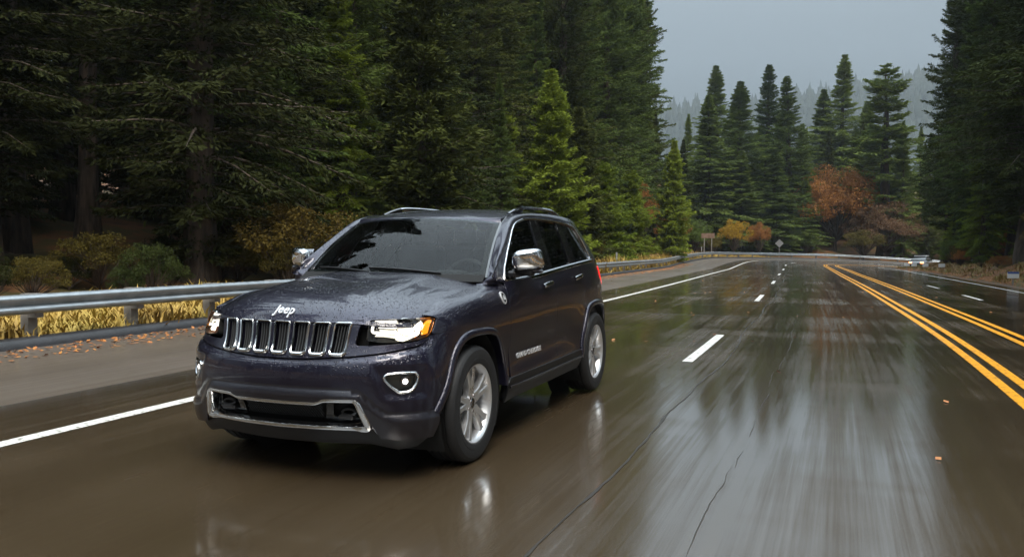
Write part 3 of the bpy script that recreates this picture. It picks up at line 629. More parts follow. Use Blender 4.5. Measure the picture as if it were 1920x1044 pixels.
forest('young green conifer growing among the trunks of the right bank', 'young conifers on the right bank', [(10.5, 11), (15, 11)], ['fir_d'], 38, 95, clearR, (8, 14), 'young_conifer', fols=[fol_mid, fol_lime])
clearF = lambda x, y: (y > 132 or x < -15 or (x > 10.5 and y > 112)) and y < 215
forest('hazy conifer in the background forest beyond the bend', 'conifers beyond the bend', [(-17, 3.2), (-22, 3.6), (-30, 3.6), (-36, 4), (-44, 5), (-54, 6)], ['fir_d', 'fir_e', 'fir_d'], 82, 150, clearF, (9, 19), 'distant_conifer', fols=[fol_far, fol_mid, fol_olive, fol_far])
forest('conifer standing beside the road out of the picture', 'conifers along the road behind the camera', [(11.5, 8), (17, 9)], ['trunk_h', 'fir_a', 'pine_c'], -60, 18, lambda x, y: True, (24, 34), 'roadside_conifer')
forest('conifer standing beside the road out of the picture', 'conifers along the road behind the camera', [(-19, 9)], ['fir_a', 'pine_c', 'fir_b'], -60, -3, lambda x, y: True, (24, 34), 'roadside_conifer')
# ---- undergrowth
def brush(lab, group, o_lo, o_hi, s0, s1, n, keys, fols, ok=lambda x, y: True, hr=(.45, 1.1), name='brush'):
    for k in range(n):
        p = road_xy(np.array(g_.uniform(s0, s1)), np.array(g_.uniform(o_lo, o_hi)))[0]; x, y = float(p[0]), float(p[1])
        if ok(x, y): h = g_.uniform(*hr); plant(g_.choice(keys), name, x, y, h, h*g_.uniform(.8, 1.3), label=lab, cat='shrub', group=group, g=g_, fol=g_.choice(fols))
brush('brownish green brush at the foot of the dark forest', 'brush along the forest foot', -18.0, -14.2, 13, 62, 90, ['shrub_j'], [fol_brush, fol_olive, fol_brush, fol_gold], hr=(.35, .85))
brush('brown and green brush along the far side of the bend', 'brush beyond the bend', -24, -14.5, 84, 150, 46, ['shrub_j', 'shrub_k'], [fol_brush, fol_mid, fol_brush], hr=(.5, 1.1))
brush('low dark brush at the foot of the dark forest', 'low brush at the near forest foot', -18.5, -15, 2, 14, 16, ['shrub_j'], [fol_dark, fol_brush, fol_shade], hr=(.25, .5))
brush('rust and green brush among the trunks on the right bank', 'brush on the right bank', 7.8, 18, 24, 96, 72, ['shrub_j', 'shrub_k'], [fol_rust, fol_gold, fol_mid, fol_rust], clearR, (.25, .75))
# ------------------------------------------------------------------ vehicle: tools
def pip(P, poly):
    x, y = P[:, 0], P[:, 1]; inside = np.zeros(len(P), bool); j = len(poly)-1
    for i in range(len(poly)):
        xi, yi = poly[i]; xj, yj = poly[j]
        c = ((yi > y) != (yj > y)) & (x < (xj-xi)*(y-yi)/((yj-yi) if abs(yj-yi) > 1e-12 else 1e-12)+xi)
        inside ^= c; j = i
    return inside
def segdist(P, poly, closed=True):
    A = np.asarray(poly); B = np.roll(A, -1, 0)
    if not closed: A, B = A[:-1], B[:-1]
    d = B-A; L2 = np.maximum((d*d).sum(1), 1e-14)
    t = np.clip(((P[:, None]-A)*d).sum(-1)/L2, 0, 1)
    return np.linalg.norm(P[:, None]-(A+t[..., None]*d), axis=-1).min(1)
def dens(pts, step, closed=True):
    pts = np.asarray(pts, float); out = []; n = len(pts)
    for i in range(n if closed else n-1):
        a, b = pts[i], pts[(i+1) % n]; k = max(1, int(math.ceil(np.linalg.norm(b-a)/step)))
        out += [a+(b-a)*j/k for j in range(k)]
    if not closed: out.append(pts[-1])
    return np.array(out)
def rnd(pts, r, n=5, closed=True):
    """round the corners of a 2D polygon; r number or list"""
    pts = [np.array(p, float) for p in pts]; m = len(pts); out = []
    rs = [r]*m if isinstance(r, (int, float)) else list(r)
    for i in range(m):
        if not closed and i in (0, m-1): out.append(pts[i]); continue
        p0, p, p1 = pts[i-1], pts[i], pts[(i+1) % m]
        a = p0-p; b = p1-p; la, lb = np.linalg.norm(a), np.linalg.norm(b); q = min(rs[i], la*.48, lb*.48)
        if q < 1e-5: out.append(p); continue
        A = p+a/la*q; B = p+b/lb*q
        out += [(1-t)**2*A+2*t*(1-t)*p+t*t*B for t in np.linspace(0, 1, n)]
    return np.array(out)
def cat(pts, n=8, closed=False):
    """smooth curve through points"""
    pts = np.asarray(pts, float)
    if closed: pts = np.concatenate([pts, pts[:1]])
    s = np.concatenate([[0], np.cumsum(np.linalg.norm(np.diff(pts, axis=0), axis=1))])
    f = nspline(s, pts); t = np.concatenate([np.linspace(s[i], s[i+1], n, endpoint=False) for i in range(len(s)-1)]+[[s[-1]]])
    r = f(t); return r[:-1] if closed else r
def surfN(S, a, b, e=1e-3):
    n = np.cross(S(a+e, b)-S(a-e, b), S(a, b+e)-S(a, b-e)); return n/np.maximum(np.linalg.norm(n, axis=-1, keepdims=True), 1e-9)
def panel(name, S, outline, mat, parent, holes=(), step=.035, off=0., depth=.018, bev=.003, mirror=False, sc=(1, 1), rim_mat=None):
    sc = np.array(sc, float)
    loops = [dens(np.asarray(outline, float)*sc, step)]+[dens(np.asarray(h, float)*sc, step*.7) for h in holes]
    lo, hi = loops[0].min(0), loops[0].max(0)
    gx, gy = np.meshgrid(np.arange(lo[0], hi[0], step), np.arange(lo[1], hi[1], step*.87), indexing='ij')
    gx = gx + (np.arange(gx.shape[1]) % 2)[None]*step*.5
    G = np.stack([gx.ravel(), gy.ravel()], -1)
    if len(G):
        k = pip(G, loops[0])
        for h in loops[1:]: k &= ~pip(G, h)
        G = G[k]
        for lp in loops:
            if len(G): G = G[segdist(G, lp) > step*.5]
    V = np.concatenate(loops+[G]) if len(G) else np.concatenate(loops)
    E = []; c = 0
    for lp in loops:
        E += [(c+i, c+(i+1) % len(lp)) for i in range(len(lp))]; c += len(lp)
    r = delaunay_2d_cdt([Vector(v) for v in V], E, [], 0, 1e-6, False)
    UV = np.array([v[:] for v in r[0]]); T = np.array([f for f in r[2] if len(f) == 3])
    cen = UV[T].mean(1); k = pip(cen, loops[0])
    for h in loops[1:]: k &= ~pip(cen, h)
    a = UV[T]; ar = np.cross(a[:, 1]-a[:, 0], a[:, 2]-a[:, 0]); T = T[k & (np.abs(ar) > 1e-10)]; ar = ar[k & (np.abs(ar) > 1e-10)]
    T[ar < 0] = T[ar < 0][:, ::-1]
    used, inv_ = np.unique(T, return_inverse=True); UV = UV[used]; T = inv_.reshape(-1, 3)
    u, v = UV[:, 0]/sc[0], UV[:, 1]/sc[1]
    n = surfN(S, u, v); p = S(u, v)
    if callable(off):
        o = off(u, v); e = 1e-3
        Q = lambda a, b: S(a, b)+surfN(S, a, b)*off(a, b)[:, None]
        p = Q(u, v); n = np.cross(Q(u+e, v)-Q(u-e, v), Q(u, v+e)-Q(u, v-e)); n /= np.linalg.norm(n, axis=1, keepdims=True)
    else: p = p+n*off
    # rim
    de = {}
    for t in T:
        for i in range(3): de[(t[i], t[(i+1) % 3])] = 1
    be = [e for e in de if (e[1], e[0]) not in de]
    outw = np.zeros_like(p)
    for a_, b_ in be:
        t_ = p[b_]-p[a_]; w = np.cross(t_, n[a_]+n[b_]); w /= max(np.linalg.norm(w), 1e-9); outw[a_] += w; outw[b_] += w
    bi = sorted({i for e in be for i in e}); ln = np.linalg.norm(outw[bi], axis=1, keepdims=True); ow = outw[bi]/np.maximum(ln, 1e-9)
    idx = {b: k for k, b in enumerate(bi)}; nb = len(bi); n0 = len(p)
    r2 = p[bi]+ow*bev*.6-n[bi]*bev; r3 = r2-n[bi]*depth
    VV = np.concatenate([p, r2, r3]); F = [tuple(t) for t in T]; LN = [n[t] for t in T]
    for a_, b_ in be:
        i, j = idx[a_], idx[b_]
        F.append((b_, a_, n0+i, n0+j)); LN.append(np.stack([n[b_], n[a_], ow[i], ow[j]]))
        F.append((n0+j, n0+i, n0+nb+i, n0+nb+j)); LN.append(np.stack([ow[j], ow[i], ow[i], ow[j]]))
    if mirror:
        VV = VV*[-1, 1, 1]; F = [f[::-1] for f in F]; LN = [l[::-1]*[-1, 1, 1] for l in LN]
    me = bpy.data.meshes.new(name); me.from_pydata(VV.tolist(), [], F); me.materials.append(mat)
    me.polygons.foreach_set('use_smooth', np.ones(len(me.polygons), bool)); me.update()
    me.normals_split_custom_set(np.concatenate(LN).tolist())
    return link(bpy.data.objects.new(name, me), parent)
def frames(Pn, Nn, closed):
    P = np.asarray(Pn, float); Nn = np.asarray(Nn, float)
    T = (np.roll(P, -1, 0)-np.roll(P, 1, 0)) if closed else np.gradient(P, axis=0)
    T /= np.maximum(np.linalg.norm(T, axis=1, keepdims=True), 1e-9)
    B = np.cross(T, Nn); B /= np.maximum(np.linalg.norm(B, axis=1, keepdims=True), 1e-9); Nn = np.cross(B, T)
    return P, Nn, B
def sweep(name, Pn, Nn, prof, mat, parent, closed=False, mirror=False, sharp=40, smooth=True, scale=None):
    """prof: closed list of (across, out) pairs"""
    P, Nn, B = frames(Pn, Nn, closed); m = len(prof); n = len(P); pr = np.asarray(prof, float)
    s = np.ones(n) if scale is None else np.asarray(scale)
    V = (P[:, None]+(B[:, None]*pr[None, :, :1]+Nn[:, None]*pr[None, :, 1:])*s[:, None, None]).reshape(-1, 3)
    F = []
    for i in range(n if closed else n-1):
        j = (i+1) % n
        F += [(i*m+k, i*m+(k+1) % m, j*m+(k+1) % m, j*m+k) for k in range(m)]
    if not closed: F += [tuple(range(m))[::-1], tuple((n-1)*m+k for k in range(m))]
    ar = sum(pr[k, 0]*pr[(k+1) % m, 1]-pr[(k+1) % m, 0]*pr[k, 1] for k in range(m))
    if ar > 0: F = [f[::-1] for f in F]
    if mirror: V = V*[-1, 1, 1]; F = [f[::-1] for f in F]
    return mesh_np(name, V, F, mat, parent, smooth, sharp)
def onsurf(S, pts, off=0., step=.02, closed=False):
    q = dens(pts, step, closed); u, v = q[:, 0], q[:, 1]; n = surfN(S, u, v)
    return S(u, v)+n*off, n
def rectprof(w, h, b=.3, base=-.004):
    """rounded bar: width w, standing h above the surface"""
    c = min(w, h)*b
    return [(-w/2, base), (w/2, base), (w/2, h-c), (w/2-c*.3, h-c*.3), (w/2-c, h), (-w/2+c, h), (-w/2+c*.3, h-c*.3), (-w/2, h-c)]
def circ(r, n=10): return [(r*math.cos(2*math.pi*k/n), r*math.sin(2*math.pi*k/n)) for k in range(n)]
def grid_mesh(name, Pg, mat, parent, flip=False, mirror=False, smooth=True):
    n, m = Pg.shape[:2]; F = []
    for i in range(n-1):
        for j in range(m-1):
            f = (i*m+j, (i+1)*m+j, (i+1)*m+j+1, i*m+j+1); F.append(f[::-1] if flip else f)
    V = Pg.reshape(-1, 3)
    if mirror: V = V*[-1, 1, 1]; F = [f[::-1] for f in F]
    return mesh_np(name, V, F, mat, parent, smooth)
def lathe(prof, n=64, closed=False):
    """profile (x along axle, r) -> verts about the X axis"""
    pr = np.asarray(prof, float); m = len(pr); a = np.linspace(0, 2*math.pi, n, endpoint=False)
    V = np.stack([np.repeat(pr[None, :, 0], n, 0), np.cos(a)[:, None]*pr[None, :, 1], np.sin(a)[:, None]*pr[None, :, 1]], -1).reshape(-1, 3)
    F = [(i*m+k, ((i+1) % n)*m+k, ((i+1) % n)*m+k+1, i*m+k+1) for i in range(n) for k in range(m-1)]
    return V, F

# ------------------------------------------------------------------ vehicle: materials
paint = mk('paint', (.012, .011, .026), .30, .6, Coat_Weight=1.0, Coat_Roughness=.025)
_n = noise(paint, 900, 1); _r = ramp(paint, _n.outputs['Fac'], [(.35, (.008, .007, .017)), (.75, (.026, .023, .052))]); L(paint, _r.outputs[0], P_(paint).inputs['Base Color'])
droplets(paint, .70, 74, True, .40)
chrome = mk('chrome', (.78, .79, .80), .06, 1.0); droplets(chrome, .25, 110, False, .4)
satin = mk('satin_grey', (.022, .020, .027), .30, .5, Coat_Weight=.7, Coat_Roughness=.14); droplets(satin, .35, 110, True, .4)
darkchrome = mk('dark_chrome', (.30, .30, .32), .16, 1.0)
black = mk('black_plastic', (.006, .006, .007), .45); droplets(black, .3, 110, False, .35)
gloss = mk('gloss_black', (.008, .008, .009), .09, 0, Coat_Weight=1.0, Coat_Roughness=.03)
matte = mk('matte_black', (.006, .006, .006), .85)
rubber = mk('tyre_rubber', (.014, .014, .015), .62); _n = noise(rubber, 40, 4); bump(rubber, _n.outputs['Fac'], .15, .01)
alloy = mk('alloy', (.80, .80, .81), .28, .85); _n = noise(alloy, 14, 3); _q = mrange(alloy, _n.outputs['Fac'], .3, .7, .26, .42); L(alloy, _q.outputs[0], P_(alloy).inputs['Roughness'])
steel = mk('brake_steel', (.10, .095, .09), .5, .8)
trimleather = mk('interior_trim', (.022, .022, .024), .6); vary(trimleather, 6, (.018, .018, .02), (.03, .03, .032))
amber = mk('amber_lens', (.95, .28, .01), .12, 0, Coat_Weight=1.0); P_(amber).inputs['Emission Color'].default_value = (1, .30, .01, 1); P_(amber).inputs['Emission Strength'].default_value = .55
redlens = mk('red_lens', (.55, .01, .012), .1, 0, Coat_Weight=1.0); P_(redlens).inputs['Emission Color'].default_value = (1, .02, .02, 1); P_(redlens).inputs['Emission Strength'].default_value = .5
reflector = mk('lamp_reflector', (.75, .74, .70), .12, 1.0)
lamp_hot = emit('lamp_bulb', (1.0, .92, .74), 1.2)
lamp_led = emit('lamp_led', (1.0, .94, .80), .7)
fog_hot = emit('fog_bulb', (1.0, .98, .94), 1.5)
glass_w = glassmat('windscreen_glass', (.62, .68, .66), 0, .45, .55)
glass_s = glassmat('side_glass', (.10, .125, .115), 0, .6, .9)
glass_l = glassmat('lamp_glass', (.94, .94, .94), 0, .15, .75)

# ------------------------------------------------------------------ vehicle: body
car = empty('sport_utility_vehicle', (0, 2.4, 0)); car['_shift'] = (0, -2.4, 0)
tag(car, 'dark wet sport utility vehicle with lit headlamps driving in the kerb lane', 'car')
_fogp = [(.693, .655), (.712, .674), (.80, .681), (.887, .677), (.897, .655), (.885, .612), (.863, .575), (.835, .563), (.785, .560), (.737, .598), (.703, .634)]
FOG = rnd(_fogp, .012, 4)
FOG_C = np.array([.80, .625])
def infl(p, k): p = np.asarray(p); c = p.mean(0); d = p-c; return p+d/np.linalg.norm(d, axis=1, keepdims=True)*k
def sig(x, w): return 1/(1+np.exp(-np.clip(x/w, -40, 40)))
def bumper_off(u, v):
    a = np.abs(u)                       # sunk pocket round each fog lamp
    lp = segdist(np.stack([a, v], -1), LIPD, False); t = np.clip(1-lp/.042, 0, 1)
    return -.020*t*t-.020*sig(a-(.655+.35*(.66-v)), .007)*sig(.955-a, .012)*sig(v-.535, .006)*sig(.705-v, .010)
def symm(half):
    """half outline from the centre line over the left side and back to the centre line -> whole outline"""
    h = [tuple(p) for p in half]; m = [(-a, b) for a, b in h[::-1]]
    if abs(h[0][0]) < 1e-9: m = m[:-1]
    if abs(h[-1][0]) < 1e-9: m = m[1:]
    return np.array(h+m)
LIP = [(0, .747), (.15, .748), (.296, .758), (.49, .771), (.69, .792), (.823, .813), (.94, .829), (1.0, .853), (1.032, .883)]
ARCH_F = [(1.010, .43), (1.085, .535), (1.150, .640), (1.215, .750), (1.262, .805), (1.322, .848), (1.43, .874), (1.545, .879), (1.66, .876), (1.785, .862), (1.86, .835), (1.925, .78), (1.985, .70), (2.035, .60), (2.055, .50), (2.055, .43)]
_cy = U_OF_Y(3.845)
ARCH_R = [(_cy-.565, .40), (_cy-.545, .50), (_cy-.50, .62), (_cy-.435, .74), (_cy-.375, .815), (_cy-.30, .865), (_cy-.20, .89), (_cy, .90), (_cy+.20, .89), (_cy+.31, .865), (_cy+.39, .80), (_cy+.46, .70), (_cy+.51, .58), (_cy+.54, .46)]
TRIMTOP = [(1.03, .445), (.95, .442), (.816, .444), (.745, .447), (.711, .454), (.649, .497), (.585, .562), (.55, .584), (.50, .590), (.313, .592), (0, .592)]
LIPD = dens(LIP, .02, False)
bump_half = LIP+[(1.10, .885), (1.262, .890), (1.30, .84), (1.235, .77), (1.175, .66), (1.105, .545), (1.03, .445)]+TRIMTOP[1:]
bumper = panel('front_bumper', BODY, symm(bump_half), paint, car, holes=[infl(FOG, .008), (infl(FOG, .008)*[-1, 1])[::-1]], step=.024, off=bumper_off, depth=.03, bev=.009)
# grey lower band with the shelf that catches the sky
TT = dens(TRIMTOP, .02, False)
def trim_off(u, v):
    d = segdist(np.stack([np.abs(u), v], -1), TT, False); t = np.clip(d/.045, 0, 1)
    return .002+.026*t*t*(3-2*t)
CH_OUT = [(0, .507), (.277, .509), (.305, .515), (.334, .531), (.36, .535), (.525, .535), (.545, .525), (.565, .495), (.603, .415), (.64, .345)]
trim_half = CH_OUT[:-1]+[(.648, .355), (.688, .298), (.80, .286), (1.0, .283), (1.035, .36), (1.035, .437)]+TRIMTOP[1:]
panel('lower_bumper_trim', BODY, symm(trim_half), satin, car, step=.024, off=trim_off, depth=.04, bev=.006)
# black valance underneath
val_half = [(0, .338), (.62, .338), (.66, .302), (.70, .288), (.99, .278), (1.03, .36), (1.055, .42), (1.075, .44), (1.085, .40), (1.02, .285), (.965, .248), (.925, .215), (.80, .20), (.62, .235), (0, .225)]
panel('front_valance', BODY, symm(val_half), black, car, step=.035, off=-.004, depth=.03, bev=.008)
# chrome frame round the lower opening
ring = rnd(symm([(0, .499), (.279, .501), (.338, .523), (.527, .527), (.548, .508), (.598, .400), (.618, .352), (0, .346)]), [0, .03, .03, .03, .03, .02, .02, 0]+[0, .02, .02, .03, .03, .03, .03, 0][:6] if False else .02, 4)
p_, n_ = onsurf(BODY, ring, .012, .02, True)
chr_f = sweep('lower_grille_frame', p_, n_, [(-.012, -.05), (.013, -.03), (.016, .004), (.012, .013), (.003, .017), (-.008, .014), (-.014, .004)], chrome, car, closed=True, scale=1+.7*sig(np.abs(dens(ring, .02)[:, 0])-.545, .012))
for sg in (0, 1):
    p_, n_ = onsurf(BODY, [(.598, .405), (.64, .352), (.688, .298)], .010, .02)
    sweep('frame_tail', p_, n_, rectprof(.026, .014), darkchrome, chr_f, mirror=bool(sg), scale=np.linspace(1, .25, len(p_)))
lo = symm([(0, .49), (.28, .492), (.338, .515), (.525, .519), (.545, .50), (.60, .375), (.61, .355), (0, .355)])
lgr = panel('lower_grille', BODY, lo, matte, car, step=.06, off=-.085, depth=.0, bev=.0)
mb = MB()
for k in range(-24, 46):                                       # lattice of slanting bars = the honeycomb
    for s in (-1, 1):
        u0 = k*.019*1.0-.20; a = (u0, .372); b = (u0+s*.085, .492)
        lim = .297
        pts = [np.array(a)+(np.array(b)-a)*t for t in np.linspace(0, 1, 9)]; pts = [q for q in pts if abs(q[0]) < lim]
        if len(pts) > 2:
            pts = np.array(pts); P3 = BODY(pts[:, 0], pts[:, 1])+surfN(BODY, pts[:, 0], pts[:, 1])*-.05
            mb.tube(P3, .0026, 4)
tag(mb.build('grille_mesh', black, lgr), kind='stuff')
for sg in (-1, 1):                                             # tow hooks in the corners of the opening
    panel('hook_surround', BODY, rnd([(.305, .36), (.33, .505), (.53, .508), (.575, .42), (.592, .362)], .02), gloss, lgr, holes=[rnd([(.36, .385), (.37, .492), (.515, .494), (.548, .42), (.56, .385)], .02)], step=.03, off=-.045, mirror=sg < 0)
    c = BODY(np.array(.455), np.array(.435))*[sg, 1, 1]
    mb = MB(); t = np.linspace(0, 2*math.pi, 17)
    mb.tube(np.stack([c[0]+.055*np.cos(t)*.8, c[1]+.05+.012*np.sin(t), c[2]+.016*np.sin(t)], -1), .008, 8, False)
    mb.rbox((c[0]-.01*sg, c[1]+.05, c[2]-.03), (.10, .05, .024), .006)
    mb.build('tow_hook', mk('hook_metal', (.10, .10, .105), .4, .8) if 'hook_metal' not in MAT else MAT['hook_metal'], lgr, True)
# fog lamps
for sg in (0, 1):
    mr_ = bool(sg)
    p_, n_ = onsurf(BODY, FOG, -.016, .012, True); 
    fb = panel('fog_lamp', BODY, infl(FOG, .004), matte, car, step=.03, off=-.075, depth=0, mirror=mr_)
    sc_ = .62+.30*sig(.58-dens(FOG, .012)[:, 1], .02)
    sweep('bezel', p_, n_, [(-.013, -.004), (.011, -.05), (.010, -.002), (.007, .006), (0, .010), (-.009, .008), (-.013, .003)], chrome, fb, closed=True, mirror=mr_, scale=sc_)
    panel('cover', BODY, infl(FOG, -.008), mk('fog_housing', (.10, .105, .095), .25, .3) if 'fog_housing' not in MAT else MAT['fog_housing'], fb, step=.02, off=-.055, depth=0, mirror=mr_)
    c = BODY(np.array(.822), np.array(.625)); nn = surfN(BODY, np.array(.822), np.array(.625)); c = c-nn*.034
    if sg: c = c*[-1, 1, 1]; nn = nn*[-1, 1, 1]
    mb = MB(); mb.tube([c-nn*.03, c-nn*.004, c+nn*.006, c+nn*.010], [.020, .020, .014, .003], 16); mb.build('bulb', fog_hot, fb, True)
    mb = MB(); mb.tube([c-nn*.03, c+nn*.0, c+nn*.001], [.030, .030, .026], 18); mb.build('projector_ring', darkchrome, fb, True)
    panel('lens', BODY, infl(FOG, -.004), glass_l, fb, step=.025, off=-.018, depth=0, bev=0, mirror=mr_)

# grille panel, slots
PK = [(1.018, .873), (.985, .868), (.93, .856), (.825, .849), (.70, .842), (.60, .838), (.530, .838), (.513, .850), (.54, .94), (.570, 1.046)]
gp_half = [(0, .758), (.15, .759), (.296, .769), (.49, .782), (.69, .803), (.823, .824), (.94, .840), (.99, .858)]+PK+[(.30, 1.046), (0, 1.046)]
def slot_poly(i, k=0.):
    cb, ct = [(0, 0), (.1355, .145), (.2695, .2915), (.403, .438)][abs(i)]
    wb, wt = .053-k, .0585-k
    s = 1 if i >= 0 else -1
    P = [(s*cb-wb, .780+k), (s*cb+wb, .780+k), (s*ct+wt, 1.004-k), (s*ct-wt, 1.004-k)]
    return rnd(P, [.024, .024, .02, .02], 5)
gp_off = lambda u, v: -.012-.0*u
gpan = panel('grille_panel', BODY, symm(gp_half), paint, car, holes=[slot_poly(i, .004) for i in range(-3, 4)], step=.026, off=gp_off, depth=.03, bev=.006)
gdark = panel('grille_backing', BODY, rnd([(-.50, .77), (.50, .77), (.52, 1.02), (-.52, 1.02)], .02), matte, gpan, step=.06, off=-.075, depth=0, bev=0)
slatmat = mk('grille_bar', (.035, .036, .038), .4)
for i in range(-3, 4):
    p_, n_ = onsurf(BODY, slot_poly(i, .004), -.012, .014, True)
    wid = 1+.9*sig(.80-dens(slot_poly(i, .004), .014)[:, 1], .008)
    fr = sweep('slot_frame', p_, n_, [(-.006, -.002), (.005, -.045), (.0075, .001), (.005, .008), (0, .011), (-.005, .008)], chrome, gpan, closed=True, scale=wid)
    pl = slot_poly(i, .012); cb, ct = [(0, 0), (.1355, .145), (.2695, .2915), (.403, .438)][abs(i)]; s = 1 if i >= 0 else -1
    for q in (-.6, -.2, .2, .6):
        p_, n_ = onsurf(BODY, [(s*cb+q*.046, .79), (s*ct+q*.052, .996)], -.046, .03)
        sweep('grille_bar', p_, n_, rectprof(.007, .020), slatmat, gpan)
    mb = MB(); q = np.array([(s*(cb+ct)/2-.05, .892), (s*(cb+ct)/2+.05, .892)]); P3 = BODY(q[:, 0], q[:, 1])-surfN(BODY, q[:, 0], q[:, 1])*.05
    mb.tube(P3, .003, 6); mb.build('cross_bar', slatmat, gpan)

# headlamps
LAMP = [(.592, .866), (.606, .95), (.618, 1.043), (.70, 1.049), (.80, 1.052), (.90, 1.050), (.98, 1.043), (1.06, 1.022), (1.088, .998), (1.062, .945), (1.034, .900), (.995, .880), (.93, .868), (.825, .861), (.70, .857)]
LENS_LOW = [(.592, .893), (.70, .894), (.745, .890), (.80, .876), (.845, .871), (.92, .881), (.972, .889)]
for sg in (0, 1):
    mr_ = bool(sg); m3 = np.array([-1, 1, 1]) if sg else np.array([1, 1, 1])
    hl = panel('headlamp', BODY, rnd(infl(LAMP, .004), .012, 3), mk('lamp_housing', (.05, .05, .048), .35, .4) if 'lamp_housing' not in MAT else MAT['lamp_housing'], car, step=.03, off=-.10, depth=0, bev=0, mirror=mr_)
    # side walls of the lamp bowl
    q = dens(rnd(infl(LAMP, .004), .012, 3), .02); n_ = surfN(BODY, q[:, 0], q[:, 1]); p_ = BODY(q[:, 0], q[:, 1])
    g = np.stack([p_-n_*.008, p_-n_*.102], 1); g = np.concatenate([g, g[:1]])
    grid_mesh('bowl', g, MAT['lamp_housing'], hl, mirror=mr_)
    bright = LENS_LOW+[(1.026, 1.008), (.98, 1.034), (.90, 1.040), (.80, 1.042), (.70, 1.040), (.626, 1.036)]
    panel('reflector', BODY, rnd(bright, .008, 3), reflector, hl, step=.025, off=-.085, depth=.0, bev=0, mirror=mr_)
    # lit strips: the C-shaped running light and the two projectors
    cpts = [(.80, 1.030), (.642, 1.028), (.622, .910), (.80, .904)]
    p_, n_ = onsurf(BODY, rnd(cpts, .015, 4, False), -.030, .012)
    sweep('led_strip', p_, n_, rectprof(.015, .012), lamp_led, hl, mirror=mr_)
    p_, n_ = onsurf(BODY, [(.668, .968), (.80, .965)], -.036, .02)
    sweep('led_strip', p_, n_, rectprof(.020, .01), lamp_led, hl, mirror=mr_)
    # the lit main lens, and a chrome ring round each of its two projectors
    panel('lit_lens', BODY, rnd([(.800, .876), (.845, .874), (.92, .886), (.966, .896), (1.012, 1.000), (.985, 1.026), (.90, 1.033), (.815, 1.033), (.795, .99)], .018, 4), lamp_hot, hl, step=.02, off=-.040, depth=.02, bev=.004, mirror=mr_)
    for (uu, vv, rr) in ((.862, .952, .058), (.952, .958, .042)):
        c = BODY(np.array(uu), np.array(vv)); nn = surfN(BODY, np.array(uu), np.array(vv)); c = c-nn*.036
        mb = MB(); mb.tube([(c+nn*d)*m3 for d in (-.02, .004, .008)], [rr, rr, rr*.93], 28, False); mb.build('projector_ring', reflector, hl, True)
    panel('side_marker', BODY, rnd([(.985, .893), (1.022, .897), (1.078, .998), (1.058, 1.014), (1.034, 1.004)], .006, 3), amber, hl, step=.02, off=-.024, depth=.02, bev=.003, mirror=mr_)
    panel('lens', BODY, rnd(LAMP, .010, 3), glass_l, hl, step=.03, off=-.004, depth=.004, bev=.002, mirror=mr_)

# bonnet: its front edge follows the line above lamps and grille
uu = np.linspace(0, 1.06, 40); vv = np.interp(uu, [0, .45, .62, .80, .97, 1.02, 1.06], [1.052, 1.056, 1.060, 1.070, 1.068, 1.062, 1.05])
FE = BODY(uu, vv)                      # 3D front edge
hood_half = [(x, y-.004) for x, y, z in FE if x < .772]+[(.780, .470), (.772, .52), (.763, .60), (.758, .75), (.757, 1.0), (.757, 1.2), (.752, 1.33), (.738, 1.41), (.715, 1.445)]+[(x, 1.232+.205*(x/.775)**2.2) for x in (.66, .55, .4, .2, 0)]
_fz = nspline(FE[:, 0], FE[:, 2]) if np.all(np.diff(FE[:, 0]) > 0) else None
hood = panel('bonnet', HOOD, symm(hood_half), paint, car, step=.030, off=0., depth=.03, bev=.006)

# front wings (fender) and doors
WING = [(1.040, .893), (1.072, .935), (1.100, .995), (1.085, 1.030), (1.045, 1.062), (1.015, 1.10), (1.035, 1.13), (1.08, 1.149), (1.5, 1.149), (2.0, 1.149), (2.06, 1.149), (2.12, 1.149), (2.150, 1.11), (2.138, 1.03), (2.127, .92), (2.127, .73), (2.108, .55), (2.095, .44), (2.05, .44), (2.03, .50), (2.005, .60), (1.96, .69), (1.90, .765), (1.845, .81), (1.775, .838), (1.66, .85), (1.545, .853), (1.43, .848), (1.34, .825), (1.29, .80), (1.262, .893), (1.10, .890)]
cB = U_OF_Y(2.60); cC = U_OF_Y(3.36)
DOORF = [(2.135, .472), (2.134, .73), (2.134, .92), (2.146, 1.03), (2.158, 1.11), (2.168, 1.150), (2.4, 1.1505), (cB-.003, 1.1505), (cB-.005, .9), (cB-.003, .476)]
DOORR = [(cB+.003, .476), (cB+.001, .9), (cB+.003, 1.1505), (cC, 1.1505), (cC+.05, 1.10), (cC+.065, 1.02), (cC+.03, .93), (_cy-.40, .845), (_cy-.46, .76), (_cy-.52, .64), (_cy-.575, .52), (_cy-.585, .476)]
QUART = [(cC+.006, 1.1505), (cC+.055, 1.105), (cC+.071, 1.02), (cC+.037, .93), (_cy-.385, .84), (_cy-.34, .83), (_cy-.28, .842), (_cy-.18, .866), (_cy, .875), (_cy+.18, .866), (_cy+.28, .842), (_cy+.36, .78), (_cy+.41, .72), (_cy+.45, .70), (UMAX-.62, .70), (UMAX-.62, 1.150)]
RBUMP = [(_cy+.44, .70), (_cy+.47, .60), (_cy+.50, .46), (_cy+.52, .34), (UMAX-.55, .24), (UMAX, .24), (UMAX, .69), (UMAX-.6, .69)]
TAILG = [(UMAX-.61, .70), (UMAX, .70), (UMAX, 1.149), (UMAX-.60, 1.149)]
dof = lambda u, v: .0*u
